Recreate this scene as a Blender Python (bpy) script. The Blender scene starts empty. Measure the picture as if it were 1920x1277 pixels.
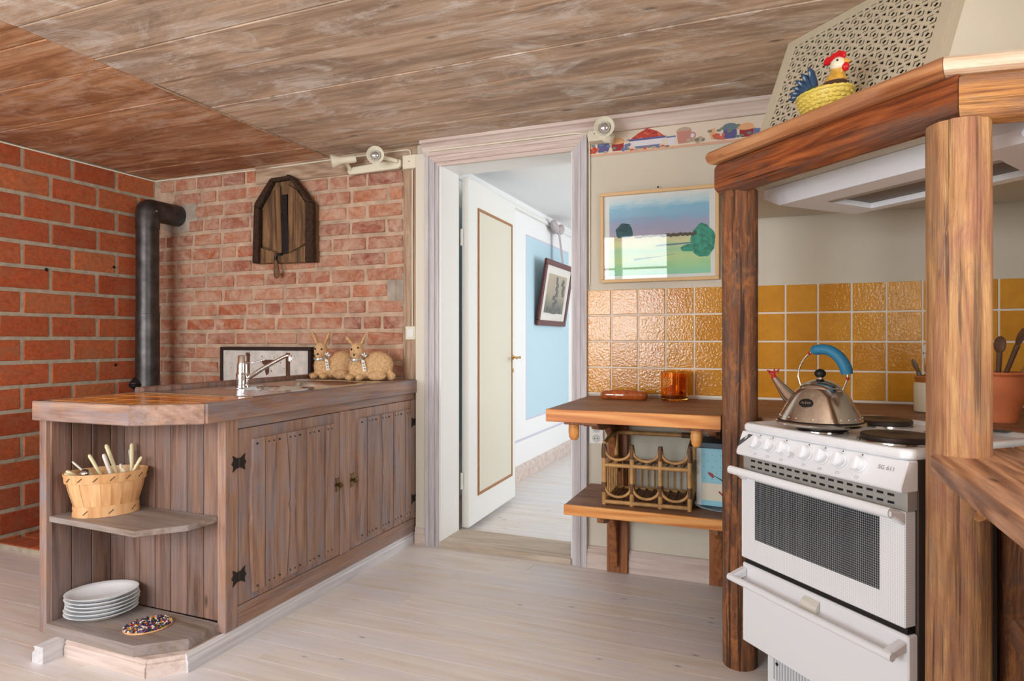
import bpy, bmesh, math, random
from mathutils import Vector, Matrix
R = random.Random(7)
sc = bpy.context.scene
COL = sc.collection
def lin(c):
    c /= 255.0
    return c / 12.92 if c <= .04045 else ((c + .055) / 1.055) ** 2.4
def rgb(r, g, b): return (lin(r), lin(g), lin(b), 1.0)
# ------------------------------------------------------------------ camera
F_PX = 1205.0
YAW = math.atan(480 / 1205)
cam = bpy.data.cameras.new('camera'); camo = bpy.data.objects.new('camera', cam); COL.objects.link(camo)
cam.sensor_width = 36; cam.lens = 36 * F_PX / 1920; cam.shift_y = -2 / 1920; cam.clip_start = .02
camo.location = (0, 0, 1.18); camo.rotation_euler = (math.pi / 2, 0, YAW)
sc.camera = camo
# ------------------------------------------------------------------ world, light, exposure
w = bpy.data.worlds.new('world'); sc.world = w; w.use_nodes = True
w.node_tree.nodes['Background'].inputs[0].default_value = (.75, .87, 1, 1)
w.node_tree.nodes['Background'].inputs[1].default_value = 1.2
sc.view_settings.view_transform = 'Standard'; sc.view_settings.look = 'None'; sc.view_settings.gamma = 1
sc.view_settings.use_curve_mapping = False
sc.view_settings.exposure = 0.06
def area(name, loc, rot, sx, sy, power, col=(1, 1, 1)):
    l = bpy.data.lights.new(name, 'AREA'); l.shape = 'RECTANGLE'; l.size = sx; l.size_y = sy; l.energy = power; l.color = col
    o = bpy.data.objects.new(name, l); COL.objects.link(o); o.location = loc; o.rotation_euler = rot
    return o
# daylight entering through the windows (placed outside the panes of each window)
# rear wall: window_1 behind the viewer's left shoulder, window_added further left, added for more light; right wall: window_3
area('daylight_rear', (-1.75, -1.78, 1.48), (math.radians(90), 0, 0), 1.35, 1.45, 96, (.93, .96, 1))
area('daylight_rear', (-3.35, -1.78, 1.48), (math.radians(90), 0, 0), 1.2, 1.45, 76, (.93, .96, 1))  # added lamp, brightens the brick corner from the left
area('daylight_right', (1.29, .45, 1.58), (math.radians(90), 0, math.radians(90)), 1.5, 1.25, 58, (1, .97, .93))
area('daylight_hall', (1.62, 5.4, 1.45), (math.radians(90), 0, math.radians(90)), 2.2, 1.5, 54, (.98, .99, 1))
# ------------------------------------------------------------------ mesh helpers
class MB:
    def __init__(s): s.v = []; s.f = []; s.m = []
    def add(s, vs, fs, mi=0):
        b = len(s.v); s.v += [tuple(p) for p in vs]
        for f in fs: s.f.append(tuple(b + i for i in f)); s.m.append(mi)
        return s
    def box(s, x0, x1, y0, y1, z0, z1, mi=0):
        return s.add([(x0,y0,z0),(x1,y0,z0),(x1,y1,z0),(x0,y1,z0),(x0,y0,z1),(x1,y0,z1),(x1,y1,z1),(x0,y1,z1)],
                     [(0,3,2,1),(4,5,6,7),(0,1,5,4),(1,2,6,5),(2,3,7,6),(3,0,4,7)], mi)
    def prism(s, pts, vec, mi=0):
        n = len(pts); vec = Vector(vec); a = [Vector(p) for p in pts]
        nrm = Vector((0, 0, 0))
        for i in range(n): nrm += a[i].cross(a[(i + 1) % n])
        if nrm.dot(vec) < 0: a.reverse()
        return s.add(a + [p + vec for p in a], [tuple(range(n - 1, -1, -1)), tuple(range(n, 2 * n))] +
                     [(i, (i + 1) % n, n + (i + 1) % n, n + i) for i in range(n)], mi)
    def poly(s, p2, z0, z1, mi=0): return s.prism([(x, y, z0) for x, y in p2], (0, 0, z1 - z0), mi)
    def tube(s, pts, r, seg=10, mi=0, sx=1, sy=1, closed=False):
        pts = [Vector(p) for p in pts]; n = len(pts); rr = r if isinstance(r, (list, tuple)) else [r] * n
        vs = []; fs = []; up = None
        for i, p in enumerate(pts):
            if closed: t = pts[(i + 1) % n] - pts[i - 1]
            else: t = pts[min(i + 1, n - 1)] - pts[max(i - 1, 0)]
            t.normalize()
            if up is None:
                up = Vector((0, 0, 1)) if abs(t.z) < .9 else Vector((1, 0, 0))
            a = t.cross(up).normalized(); b = a.cross(t).normalized(); up = b
            for k in range(seg):
                th = 2 * math.pi * k / seg
                vs.append(p + a * (rr[i] * sx * math.cos(th)) + b * (rr[i] * sy * math.sin(th)))
        for i in range(n if closed else n - 1):
            j = (i + 1) % n
            for k in range(seg):
                l = (k + 1) % seg
                fs.append((i * seg + k, i * seg + l, j * seg + l, j * seg + k))
        if not closed:
            fs.append(tuple(range(seg - 1, -1, -1))); fs.append(tuple((n - 1) * seg + k for k in range(seg)))
        return s.add(vs, fs, mi)
    def lathe(s, prof, seg=32, c=(0, 0, 0), sx=1, sy=1, rot=0, mi=0, cap=True):
        vs = []; fs = []; n = len(prof); cr, sr = math.cos(rot), math.sin(rot)
        for r, z in prof:
            for k in range(seg):
                th = 2 * math.pi * k / seg; x = r * sx * math.cos(th); y = r * sy * math.sin(th)
                vs.append((c[0] + x * cr - y * sr, c[1] + x * sr + y * cr, c[2] + z))
        for i in range(n - 1):
            for k in range(seg):
                l = (k + 1) % seg; fs.append((i * seg + k, i * seg + l, (i + 1) * seg + l, (i + 1) * seg + k))
        if cap:
            fs.append(tuple(range(seg - 1, -1, -1))); fs.append(tuple((n - 1) * seg + k for k in range(seg)))
        return s.add(vs, fs, mi)
    def ball(s, c, r, seg=16, rings=10, mi=0, M=None):
        rx, ry, rz = r if isinstance(r, (tuple, list)) else (r, r, r)
        vs = []; fs = []; cv = Vector(c)
        for i in range(1, rings):
            ph = math.pi * i / rings
            for k in range(seg):
                th = 2 * math.pi * k / seg
                p = Vector((rx * math.sin(ph) * math.cos(th), ry * math.sin(ph) * math.sin(th), -rz * math.cos(ph)))
                if M: p = M @ p
                vs.append(cv + p)
        b = Vector((0, 0, -rz)); t = Vector((0, 0, rz))
        if M: b = M @ b; t = M @ t
        ib = len(vs); vs += [cv + b, cv + t]
        for i in range(rings - 2):
            for k in range(seg):
                l = (k + 1) % seg; fs.append((i * seg + k, i * seg + l, (i + 1) * seg + l, (i + 1) * seg + k))
        for k in range(seg):
            l = (k + 1) % seg; fs.append((ib, l, k)); fs.append((ib + 1, (rings - 2) * seg + k, (rings - 2) * seg + l))
        return s.add(vs, fs, mi)
    def mesh(s, name, mats, smooth=None, bevel=0):
        me = bpy.data.meshes.new(name); me.from_pydata(s.v, [], s.f)
        for m in (mats if isinstance(mats, list) else [mats]): me.materials.append(m)
        me.polygons.foreach_set('material_index', s.m)
        if bevel:
            bm = bmesh.new(); bm.from_mesh(me)
            es = [e for e in bm.edges if len(e.link_faces) == 2 and e.calc_face_angle(0) > .5]
            bmesh.ops.bevel(bm, geom=es, offset=bevel, segments=1, affect='EDGES', clamp_overlap=True)
            bm.to_mesh(me); bm.free()
        me.update()
        if smooth is not None:
            me.shade_smooth(); me.set_sharp_from_angle(angle=math.radians(smooth))
        return me
    def build(s, name, mats, parent=None, smooth=None, bevel=0):
        return link(name, s.mesh(name, mats, smooth, bevel), parent)
def link(name, me, parent=None, loc=None, rz=None):
    o = bpy.data.objects.new(name, me); COL.objects.link(o)
    if parent: o.parent = parent
    if loc is not None: o.location = loc
    if rz is not None: o.rotation_euler = (0, 0, rz)
    return o
def tag(o, label, cat, group=None):
    o['label'] = label; o['category'] = cat
    if group: o['group'] = group
    return o
def thing(name, label, cat, loc=(0, 0, 0), rz=0, group=None):
    o = bpy.data.objects.new(name, None); COL.objects.link(o); o.empty_display_size = .1
    o.location = loc; o.rotation_euler = (0, 0, rz)
    return tag(o, label, cat, group)
def struct(o): o['kind'] = 'structure'; return o
def empty_struct(name, loc=(0, 0, 0)):
    o = bpy.data.objects.new(name, None); COL.objects.link(o); o.location = loc; return struct(o)
def box(name, m, parent, x0, x1, y0, y1, z0, z1, bevel=0): return MB().box(x0, x1, y0, y1, z0, z1).build(name, m, parent, bevel=bevel)
def cbox(name, m, parent, x0, x1, y0, y1, z0, z1, bevel=0):   # the mesh is centred on its own origin
    c = ((x0+x1)/2, (y0+y1)/2, (z0+z1)/2); hx, hy, hz = (x1-x0)/2, (y1-y0)/2, (z1-z0)/2
    o = MB().box(-hx, hx, -hy, hy, -hz, hz).build(name, m, parent, bevel=bevel); o.location = c; return o
def text_mesh(name, body, size, m, parent, M, extrude=.0003):
    cu = bpy.data.curves.new(name, 'FONT'); cu.body = body; cu.size = size; cu.extrude = extrude; cu.align_x = 'CENTER'; cu.align_y = 'CENTER'
    to = bpy.data.objects.new(name, cu); COL.objects.link(to)
    bpy.context.view_layer.update()
    me = bpy.data.meshes.new_from_object(to.evaluated_get(bpy.context.evaluated_depsgraph_get()))
    bpy.data.objects.remove(to); me.materials.clear(); me.materials.append(m)
    me.transform(M); return link(name, me, parent)
# ------------------------------------------------------------------ materials
def newmat(name):
    m = bpy.data.materials.new(name); m.use_nodes = True; nt = m.node_tree
    return m, nt, nt.nodes['Principled BSDF']
def ND(nt, t, **kw):
    n = nt.nodes.new(t)
    for k, v in kw.items(): setattr(n, k, v)
    return n
def plain(name, col, rough=.5, metal=0, coat=0, noise=0, nscale=30, bump=0, trans=0, ior=1.45):
    m, nt, b = newmat(name); b.inputs['Base Color'].default_value = col; b.inputs['Roughness'].default_value = rough
    b.inputs['Metallic'].default_value = metal; b.inputs['Coat Weight'].default_value = coat
    b.inputs['Transmission Weight'].default_value = trans; b.inputs['IOR'].default_value = ior
    if noise or bump:
        tc = ND(nt, 'ShaderNodeTexCoord'); n = ND(nt, 'ShaderNodeTexNoise'); n.inputs['Scale'].default_value = nscale; n.inputs['Detail'].default_value = 5
        nt.links.new(tc.outputs['Object'], n.inputs['Vector'])
        if noise:
            r = ND(nt, 'ShaderNodeValToRGB'); r.color_ramp.elements[0].position = .3; r.color_ramp.elements[1].position = .7
            r.color_ramp.elements[0].color = tuple(c * (1 - noise) for c in col[:3]) + (1,)
            r.color_ramp.elements[1].color = tuple(min(1, c * (1 + noise)) for c in col[:3]) + (1,)
            nt.links.new(n.outputs['Fac'], r.inputs['Fac']); nt.links.new(r.outputs['Color'], b.inputs['Base Color'])
        if bump:
            bp = ND(nt, 'ShaderNodeBump'); bp.inputs['Strength'].default_value = bump; bp.inputs['Distance'].default_value = .01
            nt.links.new(n.outputs['Fac'], bp.inputs['Height']); nt.links.new(bp.outputs['Normal'], b.inputs['Normal'])
    return m
def seeded(nt, amount=1.0):
    tc = ND(nt, 'ShaderNodeTexCoord'); oi = ND(nt, 'ShaderNodeObjectInfo')
    vm = ND(nt, 'ShaderNodeVectorMath', operation='SCALE'); vm.inputs[0].default_value = (31.7, 17.3, 23.9)
    nt.links.new(oi.outputs['Random'], vm.inputs['Scale'])
    ad = ND(nt, 'ShaderNodeVectorMath', operation='ADD'); nt.links.new(tc.outputs['Object'], ad.inputs[0]); nt.links.new(vm.outputs[0], ad.inputs[1])
    return ad.outputs[0], oi
def noise(nt, vec, scale3, detail=6, rough=.6, dist=0):
    mp = ND(nt, 'ShaderNodeMapping'); mp.inputs['Scale'].default_value = scale3; nt.links.new(vec, mp.inputs['Vector'])
    n = ND(nt, 'ShaderNodeTexNoise'); n.inputs['Scale'].default_value = 1; n.inputs['Detail'].default_value = detail
    n.inputs['Roughness'].default_value = rough; n.inputs['Distortion'].default_value = dist
    nt.links.new(mp.outputs[0], n.inputs['Vector']); return n.outputs['Fac']
def ramp(nt, fac, stops):
    r = ND(nt, 'ShaderNodeValToRGB'); e = r.color_ramp.elements
    while len(e) < len(stops): e.new(.5)
    for i, (p, c) in enumerate(stops): e[i].position = p; e[i].color = c
    nt.links.new(fac, r.inputs['Fac']); return r.outputs['Color']
def mix(nt, fac, a, b, mode='MIX'):
    m = ND(nt, 'ShaderNodeMix', data_type='RGBA', blend_type=mode)
    for sock, v in ((m.inputs[0], fac), (m.inputs[6], a), (m.inputs[7], b)):
        if hasattr(v, 'links'): nt.links.new(v, sock)
        else: sock.default_value = v
    return m.outputs[2]
W = (1, 1, 1, 1); K = (0, 0, 0, 1)
def g(v): return (v, v, v, 1)
def wood(name, cols, axis='X', sc_=1., rough=.6, bump=.25, patch=None, amt=.6, pscale=1., fine=.35, knots=0, tone=.25, coat=0, rings=.5, crack=0, wash=None, wamt=.6, specks=0):
    m, nt, b = newmat(name); vec, oi = seeded(nt); i = 'XYZ'.index(axis)
    def s3(a, o): v = [o * sc_] * 3; v[i] = a * sc_; return v
    n1 = noise(nt, vec, s3(1.6, 26), 8, .65, .4)
    nl = noise(nt, vec, s3(.42, 4.2), 2, .4, .25)
    mu = ND(nt, 'ShaderNodeMath', operation='MULTIPLY'); nt.links.new(nl, mu.inputs[0]); mu.inputs[1].default_value = 95
    si = ND(nt, 'ShaderNodeMath', operation='SINE'); nt.links.new(mu.outputs[0], si.inputs[0])
    mr = ND(nt, 'ShaderNodeMath', operation='MULTIPLY_ADD'); nt.links.new(si.outputs[0], mr.inputs[0]); mr.inputs[1].default_value = .14 * rings; nt.links.new(n1, mr.inputs[2])
    c = ramp(nt, mr.outputs[0], [(.3, cols[0]), (.5, cols[1]), (.68, cols[2])])
    if patch:
        n2 = noise(nt, vec, s3(1.5 * pscale, 5.5 * pscale), 6, .7, .9)
        f = ramp(nt, n2, [(.44, K), (.62, g(amt))]); c = mix(nt, f, c, patch)
    if wash:
        n5 = noise(nt, vec, s3(3.2 * pscale, 7 * pscale), 8, .75, 1.2)
        c = mix(nt, ramp(nt, n5, [(.5, K), (.64, g(wamt))]), c, wash)
    n3 = noise(nt, vec, s3(5, 150), 4, .7)
    c = mix(nt, 1.0, c, ramp(nt, n3, [(.3, g(1 - fine)), (.6, g(1.0))]), 'MULTIPLY')
    if tone:
        c = mix(nt, 1.0, c, ramp(nt, oi.outputs['Random'], [(0, g(1 - tone)), (1, g(1.0))]), 'MULTIPLY')
    if knots:
        mp = ND(nt, 'ShaderNodeMapping'); mp.inputs['Scale'].default_value = s3(2.6, 7); nt.links.new(vec, mp.inputs['Vector'])
        vo = ND(nt, 'ShaderNodeTexVoronoi'); vo.inputs['Scale'].default_value = 1; nt.links.new(mp.outputs[0], vo.inputs['Vector'])
        c = mix(nt, 1.0, c, ramp(nt, vo.outputs['Distance'], [(.02, g(.3)), (.05, g(.62)), (.09, g(1))]), 'MULTIPLY')
    if specks:
        mp = ND(nt, 'ShaderNodeMapping'); mp.inputs['Scale'].default_value = (4.5, 12, 9); nt.links.new(vec, mp.inputs['Vector'])
        vo = ND(nt, 'ShaderNodeTexVoronoi'); vo.inputs['Scale'].default_value = 1; nt.links.new(mp.outputs[0], vo.inputs['Vector'])
        c = mix(nt, 1.0, c, ramp(nt, vo.outputs['Distance'], [(.035, g(.42)), (.06, g(.85)), (.12, g(1))]), 'MULTIPLY')
    hgt = ND(nt, 'ShaderNodeMath', operation='ADD'); nt.links.new(n1, hgt.inputs[0]); nt.links.new(n3, hgt.inputs[1]); ho = hgt.outputs[0]
    if crack:
        n4 = noise(nt, vec, s3(.8, 30), 3, .55, .3); ck = ramp(nt, n4, [(.33, g(1 - crack)), (.40, g(1))]); c = mix(nt, 1.0, c, ck, 'MULTIPLY')
        ad = ND(nt, 'ShaderNodeMath', operation='ADD'); nt.links.new(ho, ad.inputs[0]); nt.links.new(ck, ad.inputs[1]); ho = ad.outputs[0]
    nt.links.new(c, b.inputs['Base Color']); b.inputs['Roughness'].default_value = rough; b.inputs['Coat Weight'].default_value = coat
    bp = ND(nt, 'ShaderNodeBump'); bp.inputs['Strength'].default_value = bump; bp.inputs['Distance'].default_value = .006
    nt.links.new(ho, bp.inputs['Height']); nt.links.new(bp.outputs[0], b.inputs['Normal'])
    return m
def brick_mat(name, stops, smear, amt, rough=.85, lo=.45, hi=.68):
    m, nt, b = newmat(name); vec, oi = seeded(nt)
    c = ramp(nt, oi.outputs['Random'], stops)
    n = noise(nt, vec, (45, 45, 45), 6, .7); c = mix(nt, 1.0, c, ramp(nt, n, [(.3, g(.6)), (.65, g(1.12))]), 'MULTIPLY')
    n2 = noise(nt, vec, (9, 9, 13), 6, .7, .6); c = mix(nt, ramp(nt, n2, [(lo, K), (hi, g(amt))]), c, smear)
    nt.links.new(c, b.inputs['Base Color']); b.inputs['Roughness'].default_value = rough
    bp = ND(nt, 'ShaderNodeBump'); bp.inputs['Strength'].default_value = .5; bp.inputs['Distance'].default_value = .004
    nt.links.new(n, bp.inputs['Height']); nt.links.new(bp.outputs[0], b.inputs['Normal']); return m
M = {}
M['brick'] = brick_mat('orange_brick', [(0, rgb(168,76,40)), (.3, rgb(196,98,54)), (.55, rgb(180,84,46)), (.8, rgb(206,118,70)), (1, rgb(186,90,50))], rgb(160,104,72), .7)
M['oldbrick'] = brick_mat('old_brick', [(0, rgb(150,88,72)), (.22, rgb(186,118,86)), (.45, rgb(194,130,98)), (.6, rgb(154,86,68)), (.8, rgb(200,138,106)), (1, rgb(182,100,64))], rgb(200,168,144), .9, lo=.4, hi=.66)
M['mortar'] = plain('grey_mortar', rgb(178,168,148), .95, noise=.2, nscale=22, bump=.6)
M['oldmortar'] = plain('pinkish_mortar', rgb(192,166,142), .95, noise=.22, nscale=14, bump=.8)
M['cement'] = plain('grey_cement', rgb(172,160,146), .95, noise=.2, nscale=14, bump=.5)
CEIL = (rgb(104,78,60), rgb(168,130,104), rgb(196,164,138))
M['ceil'] = wood('weathered_board', (rgb(172,140,114), rgb(222,190,160), rgb(234,210,188)), 'X', .9, .8, .25, rgb(164,142,124), .8, .9, .25, knots=1, tone=.14, rings=.35, wash=rgb(244,234,224), wamt=.85)
M['ceil2'] = wood('stained_board', (rgb(150,96,60), rgb(212,154,108), rgb(228,180,142)), 'X', .9, .75, .25, rgb(156,98,60), .85, .9, .25, knots=1, tone=.16, rings=.4, wash=rgb(230,204,182), wamt=.6)
M['timber'] = wood('old_timber', (rgb(160,126,98), rgb(212,182,152), rgb(222,198,172)), 'X', 1, .85, .5, rgb(186,156,130), .6, 2, crack=.4)
M['sill'] = wood('pale_sill', (rgb(170,150,130), rgb(204,188,168), rgb(214,200,182)), 'X', 1, .6, .15, rgb(176,160,144), .6, 1, .12)
M['timberz'] = wood('old_timber_upright', (rgb(150,114,88), rgb(214,180,150), rgb(224,196,170)), 'Z', 1, .85, .5, rgb(176,136,112), .6, 2, .25, crack=.5)
M['floor'] = wood('whitewashed_floor_board', (rgb(220,206,192), rgb(232,224,216), rgb(236,232,228)), 'X', .9, .4, .04, rgb(226,224,230), .8, .7, .07, tone=.03, rings=.4, specks=1)
M['plaster'] = plain('cream_plaster', rgb(214,207,190), .9, noise=.03, nscale=3, bump=.05)
M['limewash'] = wood('limewashed_wood', (rgb(182,174,174), rgb(206,201,204), rgb(216,212,216)), 'Z', 1, .6, .15, fine=.2, tone=.04, rings=.3)
M['limewashx'] = wood('limewashed_wood_x', (rgb(196,174,162), rgb(222,204,194), rgb(228,214,208)), 'X', 1, .6, .15, fine=.16, tone=.05, rings=.3)
M['limewashy'] = wood('limewashed_wood_y', (rgb(206,202,206), rgb(222,220,224), rgb(228,226,230)), 'Y', 1, .6, .1, fine=.12, tone=.04)
GREY = (rgb(128,92,76), rgb(170,133,112), rgb(188,154,132))
for ax in 'xyz':
    M['cab' + ax] = wood('greyed_stain_' + ax, GREY, ax.upper(), 1, .55, .15, rgb(150,146,156), .7, 1.6, .26, tone=.2, rings=.35, wash=rgb(186,142,114), wamt=.4)
M['cabdark'] = wood('greyed_plank', (rgb(98,68,56), rgb(146,110,92), rgb(162,126,108)), 'Z', 1, .6, .2, rgb(130,118,118), .6, 1.4, .28, knots=1, tone=.3, rings=.4)
M['shelftop'] = wood('grey_shelf', (rgb(124,106,94), rgb(154,136,124), rgb(168,154,144)), 'X', 1, .5, .1, rgb(160,156,160), .5, 1.4, .2)
M['tile'] = None
def tile_mat(name, c1, c2, bump, rough=.12):
    m, nt, b = newmat(name); vec, oi = seeded(nt)
    c = ramp(nt, oi.outputs['Random'], [(0, c1), (1, c2)])
    n = noise(nt, vec, (95, 95, 95), 2, .5, .3); n2 = noise(nt, vec, (18, 18, 18), 4, .6)
    c = mix(nt, 1.0, c, ramp(nt, n2, [(.3, g(.9)), (.7, g(1.06))]), 'MULTIPLY')
    nt.links.new(c, b.inputs['Base Color']); b.inputs['Roughness'].default_value = rough; b.inputs['Specular IOR Level'].default_value = .5
    bp = ND(nt, 'ShaderNodeBump'); bp.inputs['Strength'].default_value = bump; bp.inputs['Distance'].default_value = .004
    nt.links.new(n, bp.inputs['Height']); nt.links.new(bp.outputs[0], b.inputs['Normal']); return m
M['tile'] = tile_mat('ochre_glazed_tile', rgb(206,138,36), rgb(220,156,52), .3, .06)
M['ctile'] = tile_mat('ochre_counter_tile', rgb(214,128,46), rgb(228,150,62), .1, .15)
M['grout'] = plain('pale_grout', rgb(236,226,210), .7)
M['white'] = plain('white_paint', rgb(236,236,232), .45)
M['hallwall'] = plain('white_wall', rgb(240,240,240), .8)
M['blue'] = plain('pale_blue_paint', rgb(190,218,230), .8)
M['lilac'] = plain('lilac_paint', rgb(206,204,220), .8)
M['cream'] = plain('cream_paint', rgb(222,216,200), .5)
M['trimbrown'] = plain('brown_moulding', rgb(164,114,72), .5, noise=.1)
M['brass'] = plain('brass', rgb(206,166,88), .25, 1)
M['iron'] = plain('black_iron', rgb(46,44,44), .45, .6, noise=.3, nscale=40, bump=.2)
M['pipe'] = plain('blackened_steel', rgb(82,80,80), .4, .8, noise=.4, nscale=14)
M['darkiron'] = plain('forged_iron', rgb(52,44,40), .55, .5)
M['chrome'] = plain('chrome', rgb(225,228,232), .08, 1)
M['steel'] = plain('brushed_steel', rgb(206,206,206), .2, 1)
M['ivory'] = plain('ivory_plastic', rgb(232,226,204), .4)
M['bulb'] = plain('silver_bulb', rgb(215,215,222), .12, .9)
M['reflector'] = plain('grey_reflector', rgb(150,152,142), .35, .3)
M['enamel'] = plain('white_enamel', rgb(236,240,246), .22)
M['black'] = plain('black', rgb(18,18,20), .4)
M['china'] = plain('white_china', rgb(240,242,244), .12)
M['screw'] = plain('screw', rgb(70,64,58), .5, .6)
PINE = (rgb(168,100,46), rgb(208,140,72), rgb(222,158,92))
M['pine'] = wood('varnished_pine', (rgb(196,118,52), rgb(226,152,78), rgb(234,170,100)), 'X', 1, .4, .08, rgb(214,134,64), .5, 1.2, .14, tone=.06, rings=1)
M['pinez'] = wood('varnished_pine_upright', (rgb(128,72,34), rgb(170,104,54), rgb(188,122,68)), 'Z', 1, .45, .12, tone=.12)
M['piney'] = wood('varnished_pine_y', (rgb(120,66,34), rgb(160,98,52), rgb(180,116,66)), 'Y', 1, .45, .12, tone=.12)
M['shelfwood'] = wood('dark_worn_board', (rgb(118,78,56), rgb(156,112,84), rgb(174,132,104)), 'X', 1, .5, .15, rgb(136,102,86), .5, 1.2, .25, knots=1, tone=.1)
M['logl'] = wood('log_brown', (rgb(78,44,26), rgb(136,82,48), rgb(174,116,70)), 'Z', 2.0, .6, .8, rgb(112,86,72), .85, 1.2, .4, knots=1, tone=.0, rings=.35, crack=.75, wash=rgb(204,130,70), wamt=.75)
M['logr'] = wood('log_honey', (rgb(140,92,56), rgb(196,144,92), rgb(222,174,118)), 'Z', 1.7, .5, .6, rgb(170,112,90), .85, .7, .3, knots=1, tone=.0, rings=.35, crack=.6, wash=rgb(160,130,106), wamt=.6)
M['logx'] = wood('log_beam_red', (rgb(90,44,22), rgb(164,86,42), rgb(196,114,58)), 'X', 1.8, .45, .7, rgb(120,92,78), .8, 1.1, .35, tone=0, rings=.4, crack=.7)
M['logx2'] = wood('log_beam_honey', (rgb(140,86,50), rgb(206,142,80), rgb(230,174,110)), 'X', 1.8, .45, .6, rgb(150,120,102), .8, 1.1, .3, tone=0, rings=.4, crack=.6)
M['plankx'] = wood('canopy_plank', (rgb(160,98,56), rgb(206,144,94), rgb(220,166,120)), 'X', 1.2, .45, .2, rgb(180,130,102), .6, 1.3, .15, knots=1, tone=0, rings=.8)
M['planky'] = wood('worn_plank', (rgb(124,80,54), rgb(180,126,90), rgb(206,158,122)), 'Y', 1.2, .5, .3, rgb(160,122,102), .6, 1.3, .28, knots=1, tone=0, rings=1, crack=.3)
M['hoodcream'] = plain('cream_hood_paint', rgb(206,196,172), .6)
M['void'] = plain('dark_interior', rgb(40,36,32), .9)  # near-black in place of the shade in closed hollows
M['rattan'] = plain('rattan', rgb(186,142,88), .45, noise=.25, nscale=30)
M['rattandark'] = plain('dark_rattan', rgb(104,70,42), .5, noise=.3, nscale=40)
M['amber'] = plain('amber_glass', rgb(244,176,84), .04, trans=1, noise=.2, nscale=30)
M['amberdark'] = plain('amber_ceramic', rgb(168,84,34), .1, coat=1, noise=.35, nscale=45)
M['terracotta'] = plain('terracotta', rgb(204,116,72), .7, noise=.1, nscale=12)
M['stoneware'] = plain('stoneware', rgb(206,198,172), .25)
M['stonebrown'] = plain('stoneware_glaze', rgb(160,96,44), .2)
M['spoonwood'] = plain('spoon_wood', rgb(150,110,74), .6, noise=.2, nscale=30)
M['spoondark'] = plain('dark_spoon_wood', rgb(98,68,48), .6, noise=.25, nscale=30)
M['veneer'] = wood('basket_veneer', (rgb(206,146,90), rgb(228,176,122), rgb(236,192,142)), 'Z', 1, .5, .05, fine=.12, tone=.08)
M['bone'] = plain('bone_handle', rgb(232,220,178), .3)
M['bone2'] = plain('white_handle', rgb(226,220,206), .3)
M['straw'] = plain('straw', rgb(216,176,128), .8, noise=.3, nscale=90, bump=.5)
M['strand'] = plain('straw_strand', rgb(234,200,152), .7)
M['silver'] = plain('silver_ribbon', rgb(200,200,196), .3, .6)
M['paper'] = plain('white_paper', rgb(240,236,226), .8)
M['darkwood'] = wood('dark_antique_wood', (rgb(60,38,22), rgb(128,92,56), rgb(156,118,76)), 'Z', 1.2, .65, .4, rgb(72,48,28), .7, 2, .4, tone=0)
M['bark'] = plain('bark', rgb(58,38,24), .9, noise=.5, nscale=60, bump=1)
M['leather'] = plain('dark_chest_edge', rgb(44,26,20), .7, noise=.3, nscale=30)
M['chestwhite'] = plain('worn_white_paint', rgb(206,200,192), .8, noise=.15, nscale=20)
M['rust'] = plain('rusty_metal', rgb(96,64,46), .7, .3, noise=.4, nscale=60)
M['glass'] = plain('clear_glass', (1, 1, 1, 1), .02, trans=1, ior=1.12)
M['mahogany'] = plain('mahogany_frame', rgb(92,38,34), .35)
M['birch'] = plain('birch_frame', rgb(222,184,132), .5)
M['kettleblue'] = plain('blue_handle', rgb(40,118,156), .5)
M['red'] = plain('red_glaze', rgb(206,24,34), .3)
M['redplastic'] = plain('red_whistle', rgb(170,36,40), .4)
# ------------------------------------------------------------------ the room
CZ = 2.31; XL = -4.04; YB = 3.30; YT = 3.26; XR = 1.06; YR = -1.5
floor = empty_struct('floor'); 
box('subfloor', M['cement'], floor, XL - .1, XR + .1, YR - .1, 3.46, -.06, -.021)
pitch = .122
def plank_mesh(name, L, Wd, T, m, bevel=.0015): return MB().box(-L/2, L/2, -Wd/2, Wd/2, -T, 0).mesh(name, m, bevel=bevel)
ny = int((3.44 - YR) / pitch) + 1
for j in range(ny):
    y = 3.44 - (j + .5) * pitch
    cuts = [XL, R.uniform(-2.9, -.2), XR]
    for a, b in zip(cuts, cuts[1:]):
        o = link('floor_board', plank_mesh('floor_board', b - a - .001, pitch - .0005, .02, M['floor'], .0006), floor, ((a + b) / 2, y, 0))
ceiling = empty_struct('ceiling')
box('ceiling_deck', M['void'], ceiling, XL - .1, XR + .1, YR - .1, 3.46, CZ + .03, CZ + .08)
ys = [3.30, 2.99, 2.70, 2.37, 2.06, 1.785, 1.50, 1.19, .90, .58, .28, -.02, -.34, -.64, -.95, -1.25, -1.5]
ys2 = [3.30, 3.07, 2.80, 2.50, 2.22, 1.86, 1.60, 1.28, .98, .70, .40, .1, -.2, -.5, -.8, -1.1, -1.5]
SEAM = -2.53
for a, b, yy, mm in ((XL, SEAM, ys2, M['ceil2']), (SEAM, XR, ys, M['ceil'])):
    for y1, y0 in zip(yy, yy[1:]):
        me = MB().box(-(b-a)/2+.001, (b-a)/2-.001, -(y1-y0)/2+.002, (y1-y0)/2-.002, 0, .03).mesh('ceiling_board', mm, bevel=.003)
        link('ceiling_board', me, ceiling, ((a+b)/2, (y0+y1)/2, CZ + R.uniform(-.003, .004)))
box('seam_strip', M['timber'], ceiling, SEAM - .003, SEAM + .003, 2.0, YB, CZ - .0055, CZ)
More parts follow.
